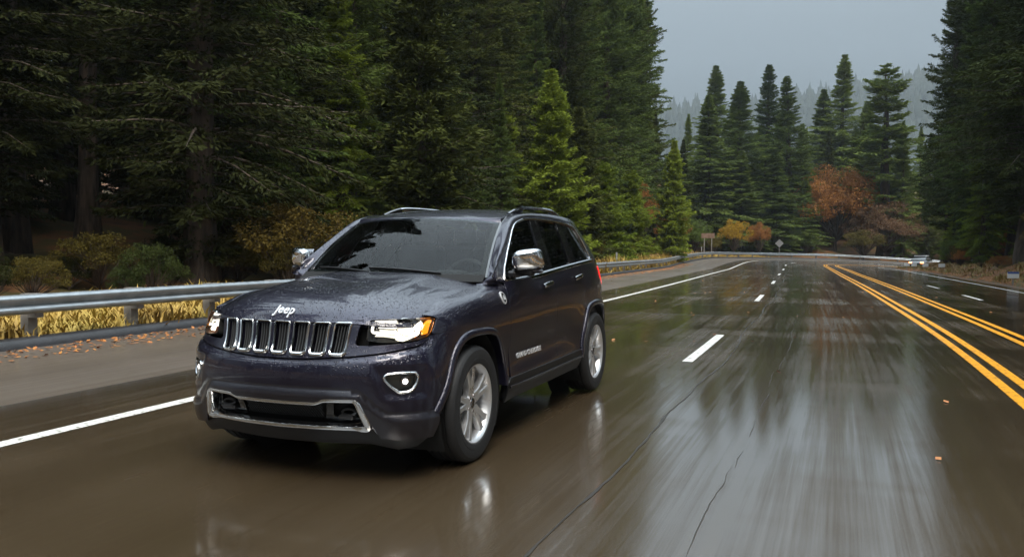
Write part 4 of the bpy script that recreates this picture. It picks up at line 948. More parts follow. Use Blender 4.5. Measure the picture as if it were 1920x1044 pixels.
for sg in (0, 1):
    mr_ = bool(sg)
    wing = panel('front_wing', BODY, WING, paint, car, step=.032, depth=.02, bev=.004, mirror=mr_)
    dF = panel('front_door', BODY, DOORF, paint, car, step=.035, depth=.02, bev=.004, mirror=mr_)
    dR = panel('rear_door', BODY, DOORR, paint, car, step=.035, depth=.02, bev=.004, mirror=mr_)
    panel('rear_wing', BODY, QUART, paint, car, step=.04, depth=.02, bev=.004, mirror=mr_)
    panel('rear_bumper', BODY, RBUMP, paint, car, step=.05, depth=.02, bev=.004, mirror=mr_)
    panel('tailgate', BODY, TAILG, paint, car, step=.06, depth=.02, bev=.004, mirror=mr_)
    panel('tail_lamp', BODY, rnd([(4.83, 1.035), (4.80, 1.105), (UMAX-.62, 1.095), (UMAX-.60, .98), (5.0, .99)], .015), redlens, car, step=.03, off=.006, depth=.02, bev=.004, mirror=mr_)
    panel('sill', BODY, [(2.07, .30), (2.07, .425), (2.12, .468), (_cy-.575, .472), (_cy-.545, .42), (_cy-.535, .30)], black, car, step=.05, off=.010, depth=.05, bev=.008, mirror=mr_)
    p_, n_ = onsurf(BODY, [(2.09, .408), (_cy-.555, .414)], .012, .05)
    sweep('sill_strip', p_, n_, rectprof(.016, .008), satin, car, mirror=mr_)
    for A_, nm in ((ARCH_F, 'front_arch_trim'), (ARCH_R, 'rear_arch_trim')):
        p_, n_ = onsurf(BODY, cat(A_, 6), 0, .03)
        sgn = 1
        sweep(nm, p_, n_, [(sgn*a, b) for a, b in [(-.006, -.004), (-.004, .008), (.004, .016), (.016, .021), (.036, .022), (.042, .018), (.044, .008), (.046, -.05), (.03, -.05)]], paint, car, mirror=mr_, sharp=50)
    # handles
    for c_, par in ((2.985, dF), (3.84, dR)):
        p_, n_ = onsurf(BODY, [(c_-.115, 1.068), (c_-.06, 1.072), (c_+.06, 1.077), (c_+.115, 1.078)], 0, .02)
        hgt = .036*np.sin(np.linspace(.25, math.pi-.25, len(p_)))**.35
        sweep('handle', p_+n_*(hgt-.004)[:, None], n_, [(-.016, -.008), (.014, -.008), (.018, 0), (.014, .007), (0, .010), (-.014, .007), (-.018, 0)], chrome, par, mirror=mr_)
        panel('handle_cup', BODY, [(c_-.09+.17*.5*(1+math.cos(t)), 1.073+.032*math.sin(t)) for t in np.linspace(0, 2*math.pi, 17)[:-1]], black, par, step=.03, off=.003, depth=.0, bev=0, mirror=mr_)
    # wheel well and liner
    for cy_, yc in ((.93, .93), (3.845, 3.845)):
        t = np.linspace(-.55, math.pi+.55, 28); 
        g = np.stack([np.stack([np.full_like(t, x), yc+.475*np.cos(t), .40+.475*np.sin(t)], -1) for x in (.56, .70, .84, .905)], 1)
        grid_mesh('wheel_liner', g, matte, car, flip=True, mirror=mr_)
        mb = MB(); t2 = np.linspace(0, 2*math.pi, 29)[:-1]; mb.add([(.565, yc+.48*math.cos(a), .40+.48*math.sin(a)) for a in t2], [tuple(range(28))])
        o = mb.build('inner_wing', matte, car)
        if sg: o.data.transform(Matrix.Diagonal((-1, 1, 1, 1)))

# ------------------------------------------------------------------ greenhouse
O_pts = [(1.385, 1.205), (1.485, 1.268), (1.86, 1.486), (2.07, 1.606), (2.232, 1.650), (2.41, 1.672), (2.608, 1.679), (2.958, 1.676), (3.2, 1.664), (3.5, 1.650), (3.8, 1.630), (4.0, 1.606), (4.15, 1.568)]
nO = len(O_pts)
fO = nspline(np.arange(nO), np.array(O_pts))
tt = np.linspace(0, nO-1, 80)
Oq = fO(tt); O3 = SIDE(Oq[:, 0], Oq[:, 1])
I_ctrl = [WIND(np.array(1.012), np.array(b)) for b in (0.0, .18, .66, .985)]+[ROOF(np.array(x), np.array(y)) for x, y in ((.650, 2.215), (.650, 2.41), (.650, 2.61), (.650, 2.96), (.648, 3.2), (.642, 3.5), (.615, 3.8), (.58, 4.0), (.53, 4.15))]
I_ctrl = np.array(I_ctrl)
fI = nspline(np.arange(nO), I_ctrl); I3 = fI(tt)
# Hermite strip between inner and outer edges
mid = (O3-I3); ln = np.linalg.norm(mid, axis=1, keepdims=True)
nO3 = surfN(SIDE, Oq[:, 0], Oq[:, 1])
tO = np.stack([np.zeros(80), .35*np.ones(80), -1.0*np.ones(80)], -1)   # arriving tangent: down along the glass
up_O = np.cross(np.gradient(O3, axis=0), nO3); up_O /= np.linalg.norm(up_O, axis=1, keepdims=True); up_O *= np.sign((up_O*mid).sum(1, keepdims=True))
tan_dir = np.gradient(I3, axis=0); tan_dir /= np.linalg.norm(tan_dir, axis=1, keepdims=True)
nI = np.cross(tan_dir, np.array([1., 0, 0])); nI *= np.where(nI[:, 2:] < 0, -1, 1); nI /= np.linalg.norm(nI, axis=1, keepdims=True)
tI = np.cross(nI, tan_dir); tI *= np.sign((tI*mid).sum(1, keepdims=True))
NS = 13; g = np.zeros((80, NS, 3)); ss = np.linspace(0, 1, NS)
for k, s in enumerate(ss):
    h00, h10, h01, h11 = 2*s**3-3*s**2+1, s**3-2*s**2+s, -2*s**3+3*s**2, s**3-s**2
    g[:, k] = h00*I3+h10*tI*ln*1.25+h01*O3+h11*up_O*ln*1.25
# windscreen, roof
ws_out = [(-1, 0), (1, 0), (1, 1), (-1, 1)]
wscreen = panel('windscreen', WIND, rnd(ws_out, .03), glass_w, car, step=.05, off=0, depth=.004, bev=.001, sc=(.70, .78))
panel('windscreen_border', WIND, rnd(ws_out, .03), matte, wscreen, holes=[rnd([(-.945, .085), (.945, .085), (.935, .955), (-.935, .955)], .05)], step=.05, off=-.006, depth=.001, bev=0, sc=(.70, .78))
roof_half = [(0, 1.905), (.2, 1.918), (.4, 1.962), (.55, 2.014), (.640, 2.058), (.644, 2.2), (.646, 2.6), (.644, 3.2), (.638, 3.5), (.611, 3.8), (.576, 4.0), (.525, 4.15), (.4, 4.22), (.2, 4.25), (0, 4.26)]
ROOF_Z0 = ROOF
panel('roof', ROOF, symm(roof_half), paint, car, step=.06, off=0, depth=.02, bev=.004)
# top of the windscreen: header that joins glass to roof
a = np.linspace(-1.0, 1.0, 41); w1 = WIND(a, np.full(41, .992))
rf = np.interp(np.abs(a)*.640, [p[0] for p in roof_half[:5]], [p[1] for p in roof_half[:5]]); r1 = ROOF(a*.640, rf+.012)
w0 = WIND(a, np.full(41, .955)); 
hd = np.stack([w0+surfN(WIND, a, np.full(41, .95))*-.004, w1+surfN(WIND, a, np.full(41, .98))*.002, (w1+r1)/2+np.array([0, -.004, .006]), r1+np.array([0, 0, .0015])], 0)
grid_mesh('screen_header', hd, paint, car)
for sg in (-1, 1):                                             # foot of the pillar, closing the corner between bonnet, wing and screen
    q0 = np.array([WIND(np.array(.93), np.array(-.06)), WIND(np.array(1.02), np.array(.02)), WIND(np.array(1.02), np.array(.10))])
    qa = HOOD(np.array([.70, .735, .75]), np.array([1.425, 1.40, 1.33])); uu_ = np.array([1.92, 2.06, 2.16]); qb = BODY(uu_, np.full(3, 1.148))
    ft = np.array([[q0[0]+[0, 0, -.012], q0[1]+[0, -.01, -.006], q0[2]], [(qa[0]+q0[0])/2, (qa[1]+q0[1])/2+[.01, 0, -.004], SIDE(np.array(1.44), np.array(1.225))], [qa[0]+[0, 0, -.012], qb[0]+[0, 0, -.008], SIDE(np.array(1.44), np.array(1.165))], [qb[0]+[0, -.1, -.03], qb[1]+[0, 0, -.006], SIDE(np.array(1.50), np.array(1.150))]])
    grid_mesh('pillar_foot', ft, paint, car, flip=False, mirror=sg < 0)
DLO = [(1.575, 1.182), (1.632, 1.262), (1.775, 1.381), (2.002, 1.539), (2.095, 1.588), (2.172, 1.612), (2.348, 1.643), (2.58, 1.654), (2.928, 1.651), (3.198, 1.640), (3.48, 1.625), (3.63, 1.606), (3.72, 1.578), (3.785, 1.515), (3.84, 1.41), (3.885, 1.305), (3.885, 1.288)]
BELT = [(y, float(_zb(y))+.004) for y in (3.8, 3.4, 3.0, 2.6, 2.2, 1.8, 1.62)]
dlo = np.array([p for p in DLO if p[1] > _zb(p[0])+.006]+BELT)
FRAME_OUT = [(1.44, float(_zb(1.44))+.02), (1.50, 1.268)]+[(y, z-.006) for y, z in O_pts[2:]]+[(4.22, 1.48), (4.345, 1.293), (4.1, 1.286), (3.8, 1.276), (3.4, 1.258), (3.0, 1.236), (2.6, 1.211), (2.2, 1.186), (1.8, 1.172), (1.55, 1.160)]
def sub(P, y0, y1):
    """part of polygon (y,z) between two y values, as a polygon"""
    P = dens(P, .01); k = P[(P[:, 0] >= y0) & (P[:, 0] <= y1)]
    return k
for sg in (0, 1):
    mr_ = bool(sg)
    grid_mesh('roof_pillar', g, paint, car, mirror=mr_)
    fr = panel('door_frame', SIDE, FRAME_OUT, paint, car, holes=[dlo], step=.035, off=0, depth=.02, bev=.004, mirror=mr_)
    # black B and C pillars, then the three panes
    dl = infl(dlo, -.012)
    def cut(poly, a0, b0, a1, b1):
        """keep the part of poly between the slanted lines y=a0+b0*(z-1.2) and y=a1+b1*(z-1.2)"""
        out = [np.array(p) for p in dens(poly, .02)]
        for (a_, b_, s_) in ((a0, b0, 1), (a1, b1, -1)):
            res = []; f = lambda p: s_*(p[0]-(a_+b_*(p[1]-1.2)))
            for i in range(len(out)):
                p, q = out[i], out[(i+1) % len(out)]; fp, fq = f(p), f(q)
                if fp >= 0: res.append(p)
                if fp*fq < 0: res.append(p+(q-p)*fp/(fp-fq))
            out = res
        return np.array(out)
    panel('side_pillar', SIDE, cut(infl(dlo, .002), 2.435, .12, 2.60, .02), gloss, car, step=.05, off=-.002, depth=.01, bev=.002, mirror=mr_)
    panel('side_pillar', SIDE, cut(infl(dlo, .002), 2.608, .02, 2.655, .0), gloss, car, step=.05, off=-.002, depth=.01, bev=.002, mirror=mr_)
    panel('side_pillar', SIDE, cut(infl(dlo, .002), 3.14, -.05, 3.36, -.28), gloss, car, step=.05, off=-.002, depth=.01, bev=.002, mirror=mr_)
    panel('front_side_window', SIDE, cut(dlo, 1.0, 0, 2.44, .12), glass_s, car, step=.06, off=-.014, depth=.003, bev=0, mirror=mr_)
    panel('rear_side_window', SIDE, cut(dlo, 2.65, 0, 3.145, -.05), glass_s, car, step=.06, off=-.014, depth=.003, bev=0, mirror=mr_)
    panel('quarter_window', SIDE, cut(dlo, 3.35, -.28, 5, 0), glass_s, car, step=.06, off=-.012, depth=.003, bev=0, mirror=mr_)
    # chrome round the side windows, thick along the belt
    p_, n_ = onsurf(SIDE, dlo, .0, .02, True)
    sweep('window_surround', p_, n_, [(-.010, -.014), (.008, -.014), (.009, .002), (.005, .006), (-.005, .006), (-.009, .002)], chrome, car, closed=True, mirror=mr_)
    yb = np.linspace(1.66, 3.99, 60); zb = _zb(yb)-.008
    pB = SIDE(yb, zb); nB = surfN(SIDE, yb, zb)
    sweep('belt_strip', pB, nB, [(-.017, -.02), (.017, -.02), (.017, .006), (.012, .012), (-.010, .014), (-.017, .008)], chrome, car, mirror=mr_, scale=np.clip((4.02-yb)/.10, .3, 1))
    # dark gap where door frames meet the roof pillar
    q = fO(np.linspace(1.0, 8.3, 90)); q[:, 1] -= .003
    p_ = SIDE(q[:, 0], q[:, 1]); n_ = surfN(SIDE, q[:, 0], q[:, 1])
    sweep('door_seal', p_, n_, [(-.004, -.01), (.004, -.01), (.004, .003), (-.004, .003)], matte, car, mirror=mr_)
    # drip channel between roof and pillar strip
    p_ = fI(np.linspace(3.0, 11.9, 90)); n_ = np.tile(np.array([[0, 0, 1.]]), (90, 1))
    sweep('roof_channel', p_, n_, [(-.005, -.01), (.005, -.01), (.005, .004), (-.005, .004)], gloss, car, mirror=mr_)
    # windscreen edge trim
    p_ = WIND(np.full(30, 1.004), np.linspace(0, .985, 30)); n_ = surfN(WIND, np.full(30, .98), np.linspace(0, .985, 30))
    sweep('screen_trim', p_, n_, [(-.008, -.01), (.008, -.01), (.008, .004), (-.008, .004)], gloss, car, mirror=mr_)
    # roof rail: two dark feet and a bright bar
    yy = np.linspace(2.36, 3.80, 40); hh = .048*np.clip(np.sin(np.clip((yy-2.36)/.42, 0, 1)*math.pi/2), 0, 1)*np.clip(np.sin(np.clip((3.80-yy)/.42, 0, 1)*math.pi/2), 0, 1)
    P3 = ROOF(np.interp(yy, [2.3, 3.2, 4], [.592, .592, .545]), yy); P3[:, 2] += hh-.006
    n3 = np.tile(np.array([[.2, 0, 1.]]), (40, 1))
    ft = sweep('roof_rail', P3[:9], n3[:9], [(-.020, -.03), (.020, -.03), (.020, .004), (.010, .014), (-.010, .014), (-.020, .004)], gloss, car, mirror=mr_)
    sweep('rail_foot', P3[-9:], n3[-9:], [(-.020, -.03), (.020, -.03), (.020, .004), (.010, .014), (-.010, .014), (-.020, .004)], gloss, ft, mirror=mr_)
    sweep('rail_bar', P3[7:-7], n3[7:-7], [(-.017, -.014), (.017, -.014), (.019, .002), (.010, .013), (-.010, .013), (-.019, .002)], chrome, ft, mirror=mr_)

# rear: tailgate window, spoiler
yb = [4.16, 4.20, 4.27, 4.34]; zz = [1.575, 1.50, 1.38, 1.285]
rows = []
for y, z in zip(yb, zz):
    xs = np.linspace(-1, 1, 25)*float(SIDE(np.array(y), np.array(z))[0])*.985
    rows.append(np.stack([xs, y+.14-.15*np.abs(np.linspace(-1, 1, 25))**2.6, np.full(25, z)], -1))
grid_mesh('rear_window', np.array(rows), gloss, car)
mb = MB(); xs = np.linspace(-.53, .53, 21)
g2 = np.array([[(x, 4.20-.05*abs(x/.53)**3, float(ROOF(np.array(x), np.array(4.20-.05*abs(x/.53)**3))[2])+.003) for x in xs], [(x, 4.36-.10*abs(x/.53)**3, 1.665-.03*abs(x/.53)**3) for x in xs], [(x, 4.40-.11*abs(x/.53)**3, 1.635-.03*abs(x/.53)**3) for x in xs], [(x, 4.32-.08*abs(x/.53)**3, 1.60-.02*abs(x/.53)**3) for x in xs]])
grid_mesh('rear_spoiler', g2, paint, car, flip=True)

# mirrors
for sg in (0, 1):
    mr_ = bool(sg); V = []; nu, nv = 28, 14
    for i in range(nv+1):
        th = math.pi*i/nv
        for j in range(nu):
            ph = 2*math.pi*j/nu; ce = lambda t, e: math.copysign(abs(t)**e, t)
            x = ce(math.sin(th), .55)*ce(math.cos(ph), .55); z = ce(math.sin(th), .55)*ce(math.sin(ph), .55); y = ce(math.cos(th), 1.0)
            yy_ = -y*.085 if y > 0 else -y*.03
            V.append((1.0+x*.108*(1-.10*z), 1.735+yy_+.04*x-.015*z, 1.322+z*.082+.012*x))
    F = [(i*nu+j, i*nu+(j+1) % nu, (i+1)*nu+(j+1) % nu, (i+1)*nu+j) for i in range(nv) for j in range(nu)]
    V = np.array(V)*([-1, 1, 1] if sg else 1)
    if sg: F = [f[::-1] for f in F]
    F = [f[::-1] for f in F]
    mo = mesh_np('door_mirror', V, F, chrome, car, True, 60)
    mb = MB(); mb.rbox((.955, 1.745, 1.228), (.17, .075, .040), .014, rot=np.array([[1, 0, .12], [0, 1, 0], [-.12, 0, 1]])); mb.rbox((.895, 1.715, 1.215), (.07, .15, .055), .016)
    o = mb.build('mirror_arm', black, mo)
    if sg: o.data.transform(Matrix.Diagonal((-1, 1, 1, 1)))
    mb = MB(); mb.rbox((1.03, 1.755, 1.238), (.15, .07, .030), .012)
    o = mb.build('mirror_base', satin, mo)
    if sg: o.data.transform(Matrix.Diagonal((-1, 1, 1, 1)))
    mb = MB(); mb.rbox((1.0, 1.765, 1.322), (.19, .012, .135), .005); o = mb.build('mirror_glass', darkchrome, mo)
    if sg: o.data.transform(Matrix.Diagonal((-1, 1, 1, 1)))

# ------------------------------------------------------------------ wheels
def wheel_parts():
    RT = .386
    prof = [(-.125, .262), (-.132, .30), (-.133, .335), (-.124, .366), (-.108, .378)]
    for c in (-.070, -.024, .024, .070): prof += [(c-.014, RT), (c-.007, RT), (c-.006, RT-.010), (c+.006, RT-.010), (c+.007, RT), (c+.014, RT)]
    prof += [(.108, .378), (.118, .372), (.126, .360), (.129, .357), (.132, .340), (.133, .318), (.1315, .305), (.133, .303), (.131, .285), (.126, .268), (.118, .262)]
    V, F = lathe(prof, 96); ty = mesh_np('tyre', V, F, rubber, None, True, 30)
    rp = [(-.12, .262), (-.10, .245), (-.02, .235), (.06, .232), (.095, .240), (.108, .252), (.117, .264), (.121, .262), (.121, .257), (.112, .249), (.098, .238), (.055, .228), (-.1, .226)]
    V, F = lathe(rp, 80); mbm = MB(); mbm.add(V, F)
    # five split spokes
    for k in range(5):
        for sd in (-1, 1):
            a0 = 2*math.pi*k/5+sd*.12; a1 = 2*math.pi*k/5+sd*.20; Pk = []
            for (r, x, w, a) in ((.055, .088, .030, a0*0+2*math.pi*k/5+sd*.28), (.12, .098, .021, a0+sd*.03), (.19, .103, .019, a1-sd*.02), (.238, .105, .024, a1)):
                c = np.array([0, math.cos(a), math.sin(a)]); t = np.array([0, -math.sin(a), math.cos(a)]); X = np.array([1., 0, 0])
                Pk.append([c*r-t*w+X*(x-.045), c*r-t*w+X*(x-.006), c*r-t*w*.7+X*x, c*r+t*w*.7+X*x, c*r+t*w+X*(x-.006), c*r+t*w+X*(x-.045)])
            Pk = np.array(Pk); V = Pk.reshape(-1, 3); F = [(i*6+j, i*6+(j+1) % 6, (i+1)*6+(j+1) % 6, (i+1)*6+j) for i in range(3) for j in range(6)]
            mbm.add(V, [f[::-1] for f in F])
    V, F = lathe([(.04, .078), (.080, .078), (.090, .070), (.092, .036), (.090, .034)], 40); mbm.add(V, F)
    rim = mbm.build('rim', alloy, None, True, 35)
    V, F = lathe([(.07, .034), (.094, .034), (.098, .028), (.100, .012), (.100, .0005)], 30); cap = mesh_np('hub_cap', V, F, darkchrome, None, True, 30)
    mbm = MB()
    for k in range(5):
        a = 2*math.pi*(k+.5)/5; mbm.tube([(.06, .054*math.cos(a), .054*math.sin(a)), (.093, .054*math.cos(a), .054*math.sin(a))], .0105, 6)
    lug = mbm.build('lug_nuts', darkchrome, None)
    V, F = lathe([(.03, .06), (.03, .165), (.012, .168), (.0, .165), (.0, .05)], 48); disc = mesh_np('brake_disc', V, F, steel, None, True, 30)
    mbm = MB(); mbm.rbox((.03, -.135, .06), (.07, .06, .15), .012); cal = mbm.build('brake_caliper', steel, None)
    V, F = lathe([(-.11, .23), (-.11, .02)], 40); back = mesh_np('wheel_back', V, F, matte, None, True)
    return [ty, rim, cap, lug, disc, cal, back]
_wp = wheel_parts()
for k, (x, y, rz) in enumerate(((.815, .93, 0), (.815, 3.845, 0), (-.815, .93, math.pi), (-.815, 3.845, math.pi))):
    w = empty('wheel', (x, y-2.4, .386), car); w.rotation_euler = (.0, 0, rz)
    for o in _wp:
        c = o if k == 0 else o.copy()
        if k: COL.objects.link(c)
        c.parent = w
    # each wheel has turned by its own amount
for k, w in enumerate([c for c in car.children if c.name.startswith('wheel') and c.type == 'EMPTY']):
    w.rotation_euler = Matrix.Rotation([0, 0, math.pi, math.pi][k], 3, 'Z').to_euler()
    w.rotation_euler.x = [.5, 1.1, .2, .8][k]

# ------------------------------------------------------------------ underbody, cabin
mb = MB()
mb.rbox((0, 2.4, .36), (1.10, 4.2, .14), .03); mb.rbox((0, 2.4, .50), (1.60, 1.75, .24), .03); mb.rbox((0, .62, .42), (1.10, .8, .22), .03); mb.rbox((0, 4.35, .48), (1.3, .5, .26), .03)
mb.rbox((0, .75, .70), (1.12, 1.0, .5), .03); mb.rbox((0, 3.9, .75), (1.12, 1.3, .5), .03)
mb.tube([(-.7, .93, .386), (.7, .93, .386)], .04, 10); mb.tube([(-.7, 3.845, .386), (.7, 3.845, .386)], .05, 10)
mb.build('underbody', matte, car)
mb = MB()                                                   # dashboard with instrument hood on the driver's side
xs = np.linspace(-.74, .74, 31)
def dz(x): return .05*math.exp(-((x-.37)/.17)**4)
g3 = np.array([[(x, 1.30+.19*abs(x/.74)**2.2, 1.165) for x in xs], [(x, 1.50+.10*abs(x/.74)**2, 1.178+.3*dz(x)) for x in xs], [(x, 1.70, 1.190+dz(x)) for x in xs], [(x, 1.80, 1.180+dz(x)*1.1) for x in xs], [(x, 1.84, 1.10) for x in xs], [(x, 1.80, .80) for x in xs]])
dash = grid_mesh('dashboard', g3, trimleather, car)
t = np.linspace(0, 2*math.pi, 41); mb = MB()
ax = np.array([0, .42, .91]); c0 = np.array([.37, 1.98, 1.13])
mb.tube([c0+.19*np.array([math.cos(a), 0, 0])+.19*math.sin(a)*np.array([0, .40, .92]) for a in t], .017, 10, False)
mb.rbox(c0+np.array([0, -.01, 0]), (.16, .05, .13), .02); mb.rbox(c0, (.36, .03, .035), .01)
mb.build('steering_wheel', trimleather, car, True)
for sx in (-.37, .37):
    for y0 in (2.45, 3.35):
        mb = MB(); mb.rbox((sx, y0-.1, .82), (.5, .5, .18), .06); mb.rbox((sx, y0+.16, 1.13), (.50, .15, .60), .06, rot=np.array([[1, 0, 0], [0, .98, .2], [0, -.2, .98]]))
        mb.rbox((sx, y0+.25, 1.50), (.26, .10, .18), .04); mb.tube([(sx-.06, y0+.24, 1.38), (sx-.06, y0+.25, 1.46)], .008, 6); mb.tube([(sx+.06, y0+.24, 1.38), (sx+.06, y0+.25, 1.46)], .008, 6)
        mb.build('seat', trimleather, car, True)
mb = MB(); mb.rbox((0, 2.03, 1.56), (.24, .03, .065), .012); mb.tube([(0, 2.0, 1.63), (0, 2.02, 1.59)], .012, 8); mb.build('inner_mirror', trimleather, car, True)
mb = MB(); mb.rbox((0, 2.9, .72), (1.66, 2.6, .06), .02); mb.rbox((0, 4.25, .95), (1.4, .05, .55), .02); mb.rbox((0, 1.5, .80), (1.5, .06, .62), .02)
for s in (-1, 1): mb.rbox((.84*s, 2.9, .92), (.03, 2.7, .44), .01)
mb.build('cabin_floor', trimleather, car)
g4 = np.array([[tuple(ROOF(np.array(x), np.array(y))-np.array([0, 0, .035])) for x in np.linspace(-.52, .52, 9)] for y in np.linspace(2.06, 4.1, 9)])
grid_mesh('roof_lining', g4, mk('roof_cloth', (.10, .10, .095), .9), car, flip=True)
# wipers and cowl
g5 = np.array([[tuple(WIND(np.array(a), np.array(-.03))+np.array([0, -.05, -.012])) for a in np.linspace(-1, 1, 31)], [tuple(WIND(np.array(a), np.array(.035))+np.array([0, -.004, .004])) for a in np.linspace(-1, 1, 31)]])
cowl = grid_mesh('cowl', g5, matte, car, flip=False)
for a0, a1 in ((.62, -.12), (-.10, -.78)):
    mb = MB(); t = np.linspace(0, 1, 12); aa = a0+(a1-a0)*t; bb = .03+.055*np.sin(t*math.pi*.5)
    P3 = WIND(aa, bb)+surfN(WIND, aa, bb)*.016; mb.tube(P3, .007, 6); P4 = WIND(aa, bb-.006)+surfN(WIND, aa, bb)*.006; mb.tube(P4, .004, 4)
    mb.build('wiper', black, car, True)

# ------------------------------------------------------------------ badges
def text_on(name, txt, S, c, size, du, mat, parent, off=.004, ext=.003, mirror=False, flipu=False, shear=0, tilt=0., bold=.0):
    """raised lettering wrapped on a surface: text x along u, y along v"""
    cu = bpy.data.curves.new(name, 'FONT'); cu.body = txt; cu.size = size; cu.align_x = 'CENTER'; cu.align_y = 'CENTER'; cu.extrude = ext; cu.shear = shear; cu.offset = bold; cu.resolution_u = 3
    cu.space_character = 1.05
    tmp = bpy.data.objects.new(name, cu); COL.objects.link(tmp)
    dg = bpy.context.evaluated_depsgraph_get(); me = bpy.data.meshes.new_from_object(tmp.evaluated_get(dg))
    COL.objects.unlink(tmp); bpy.data.objects.remove(tmp)
    V = np.array([v.co[:] for v in me.vertices]); V[:, 0] *= du
    x = V[:, 0]*math.cos(tilt)-V[:, 1]*math.sin(tilt); y = V[:, 0]*math.sin(tilt)+V[:, 1]*math.cos(tilt)
    u = c[0]+x*(-1 if flipu else 1); v = c[1]+y
    p = S(u, v)+surfN(S, u, v)*(V[:, 2:]+off)
    F = [tuple(f.vertices) for f in me.polygons]
    if flipu: F = [f[::-1] for f in F]
    if mirror: p = p*[-1, 1, 1]; F = [f[::-1] for f in F]
    bpy.data.meshes.remove(me)
    return mesh_np(name, p, F, mat, parent)
badge = mk('badge_chrome', (.85, .85, .87), .3, .45)
# script badge on the nose of the bonnet: lower-case letters drawn heavy
HOODB = lambda u, v: HOOD(u, .118+(v-1.0)*1.15+0*u)
text_on('nose_badge', 'Jeep', lambda u, v: HOOD(u, .128+v), (-.012, .044), .072, 1.12, badge, hood, .003, .003, tilt=-.05, bold=.0010)
for sg in (0, 1):
    mr_ = bool(sg); dd = [o for o in car.children if o.name.startswith('front_door')][sg]; ww = [o for o in car.children if o.name.startswith('front_wing')][sg]
    text_on('door_badge', 'GRAND CHEROKEE', BODY, (2.545, .607), .052, 1.12, badge, dd, .003, .002, mirror=mr_, flipu=mr_, bold=.0012)
    bd = panel('wing_badge', BODY, [(2.045+.036*math.cos(t), 1.036+.036*math.sin(t)) for t in np.linspace(0, 2*math.pi, 25)[:-1]], badge, ww, step=.02, off=.006, depth=.006, bev=.002, mirror=mr_)
    panel('badge_disc', BODY, [(2.045+.027*math.cos(t), 1.036+.027*math.sin(t)) for t in np.linspace(0, 2*math.pi, 25)[:-1]], gloss, bd, step=.02, off=.0085, depth=.001, bev=0, mirror=mr_) if False else None
    mb = MB(); t = np.linspace(0, 2*math.pi, 25)[:-1]; q = np.stack([2.045+.026*np.cos(t), 1.036+.026*np.sin(t)], -1); P3 = BODY(q[:, 0], q[:, 1])+surfN(BODY, q[:, 0], q[:, 1])*.0085
    o = mb.add(P3, [tuple(range(24))]).build('badge_disc', gloss, ww)
    q = np.array([(2.022, 1.022), (2.035, 1.050), (2.043, 1.036), (2.052, 1.056), (2.068, 1.022)]); P3 = BODY(q[:, 0], q[:, 1])+surfN(BODY, q[:, 0], q[:, 1])*.0105
    o2 = MB().add(P3, [tuple(range(5))]).build('badge_mountain', badge, ww)
    if sg:
        for k in (o, o2): k.data.transform(Matrix.Diagonal((-1, 1, 1, 1)))

# ------------------------------------------------------------------ dry grass, leaves
def blades(name, lab, o_lo, o_hi, s0, s1, n, hr, mat, seed, ok=None, w=.022, tuft=9):
    g = np.random.default_rng(seed); nt_ = n//tuft
    s = s0+(s1-s0)*g.uniform(0, 1, nt_)**1.35; o = g.uniform(o_lo, o_hi, nt_)
    p = road_xy(s, o)[0]
    if ok is not None: k = ok(p[:, 0], p[:, 1]); p = p[k]
    z = ground_z(p); p = np.repeat(np.concatenate([p, z[:, None]], 1), tuft, 0); m = len(p)
    hh = np.repeat(g.uniform(*hr, len(z))*(.55+.45*np.clip(fbm(p[::tuft, 0], p[::tuft, 1], .7)+.8, 0, 1.6)), tuft)*g.uniform(.6, 1.2, m)
    p = p+np.stack([g.normal(0, .10, m), g.normal(0, .10, m), np.full(m, -.03)], 1)
    a = g.uniform(0, 6.28, m); b = g.normal(0, .45, m); d = np.stack([np.cos(a)*np.abs(b), np.sin(a)*np.abs(b), np.ones(m)], 1); d /= np.linalg.norm(d, axis=1, keepdims=True)
    t = np.stack([-np.sin(a), np.cos(a), 0*a], 1)*(w*g.uniform(.6, 1.4, m))[:, None]
    tip = p+d*hh[:, None]+np.stack([np.cos(a)*.25*hh, np.sin(a)*.25*hh, -.12*hh], 1)
    V = np.stack([p-t, p+t, p+d*(hh*.6)[:, None]+t*.7, tip, p+d*(hh*.6)[:, None]-t*.7], 1).reshape(-1, 3); k = np.arange(m)*5
    F = np.concatenate([np.stack([k, k+1, k+2], 1), np.stack([k, k+2, k+4], 1), np.stack([k+4, k+2, k+3], 1)])
    return tag(mesh_np(name, V, F, mat), lab, 'grass', kind='stuff')
dry = mk('dry_grass', (.30, .20, .06), .7); _n = noise(dry, .8, 4); _r = ramp(dry, _n.outputs['Fac'], [(.3, (.26, .16, .030)), (.5, (.48, .32, .07)), (.7, (.34, .27, .055))]); L(dry, _r.outputs[0], P_(dry).inputs['Base Color'])
blades('dry_grass', 'golden dry grass growing behind and under the guardrail', -15.6, -12.28, 2, 100, 120000, (.14, .40), dry, 3, lambda x, y: y > 1.5)
mixg = mk('verge_grass', (.12, .12, .03), .7); vary(mixg, .7, (.22, .10, .03), (.17, .17, .035))
blades('tall_grass', 'mounds of tall pale dry grass behind the far part of the guardrail', -14.6, -12.5, 30, 85, 26000, (.45, 1.0), dry, 13)
blades('verge_grass', 'rough grass and weeds on the bank right of the road', 6.5, 12.5, 22, 100, 26000, (.08, .28), mixg, 4)
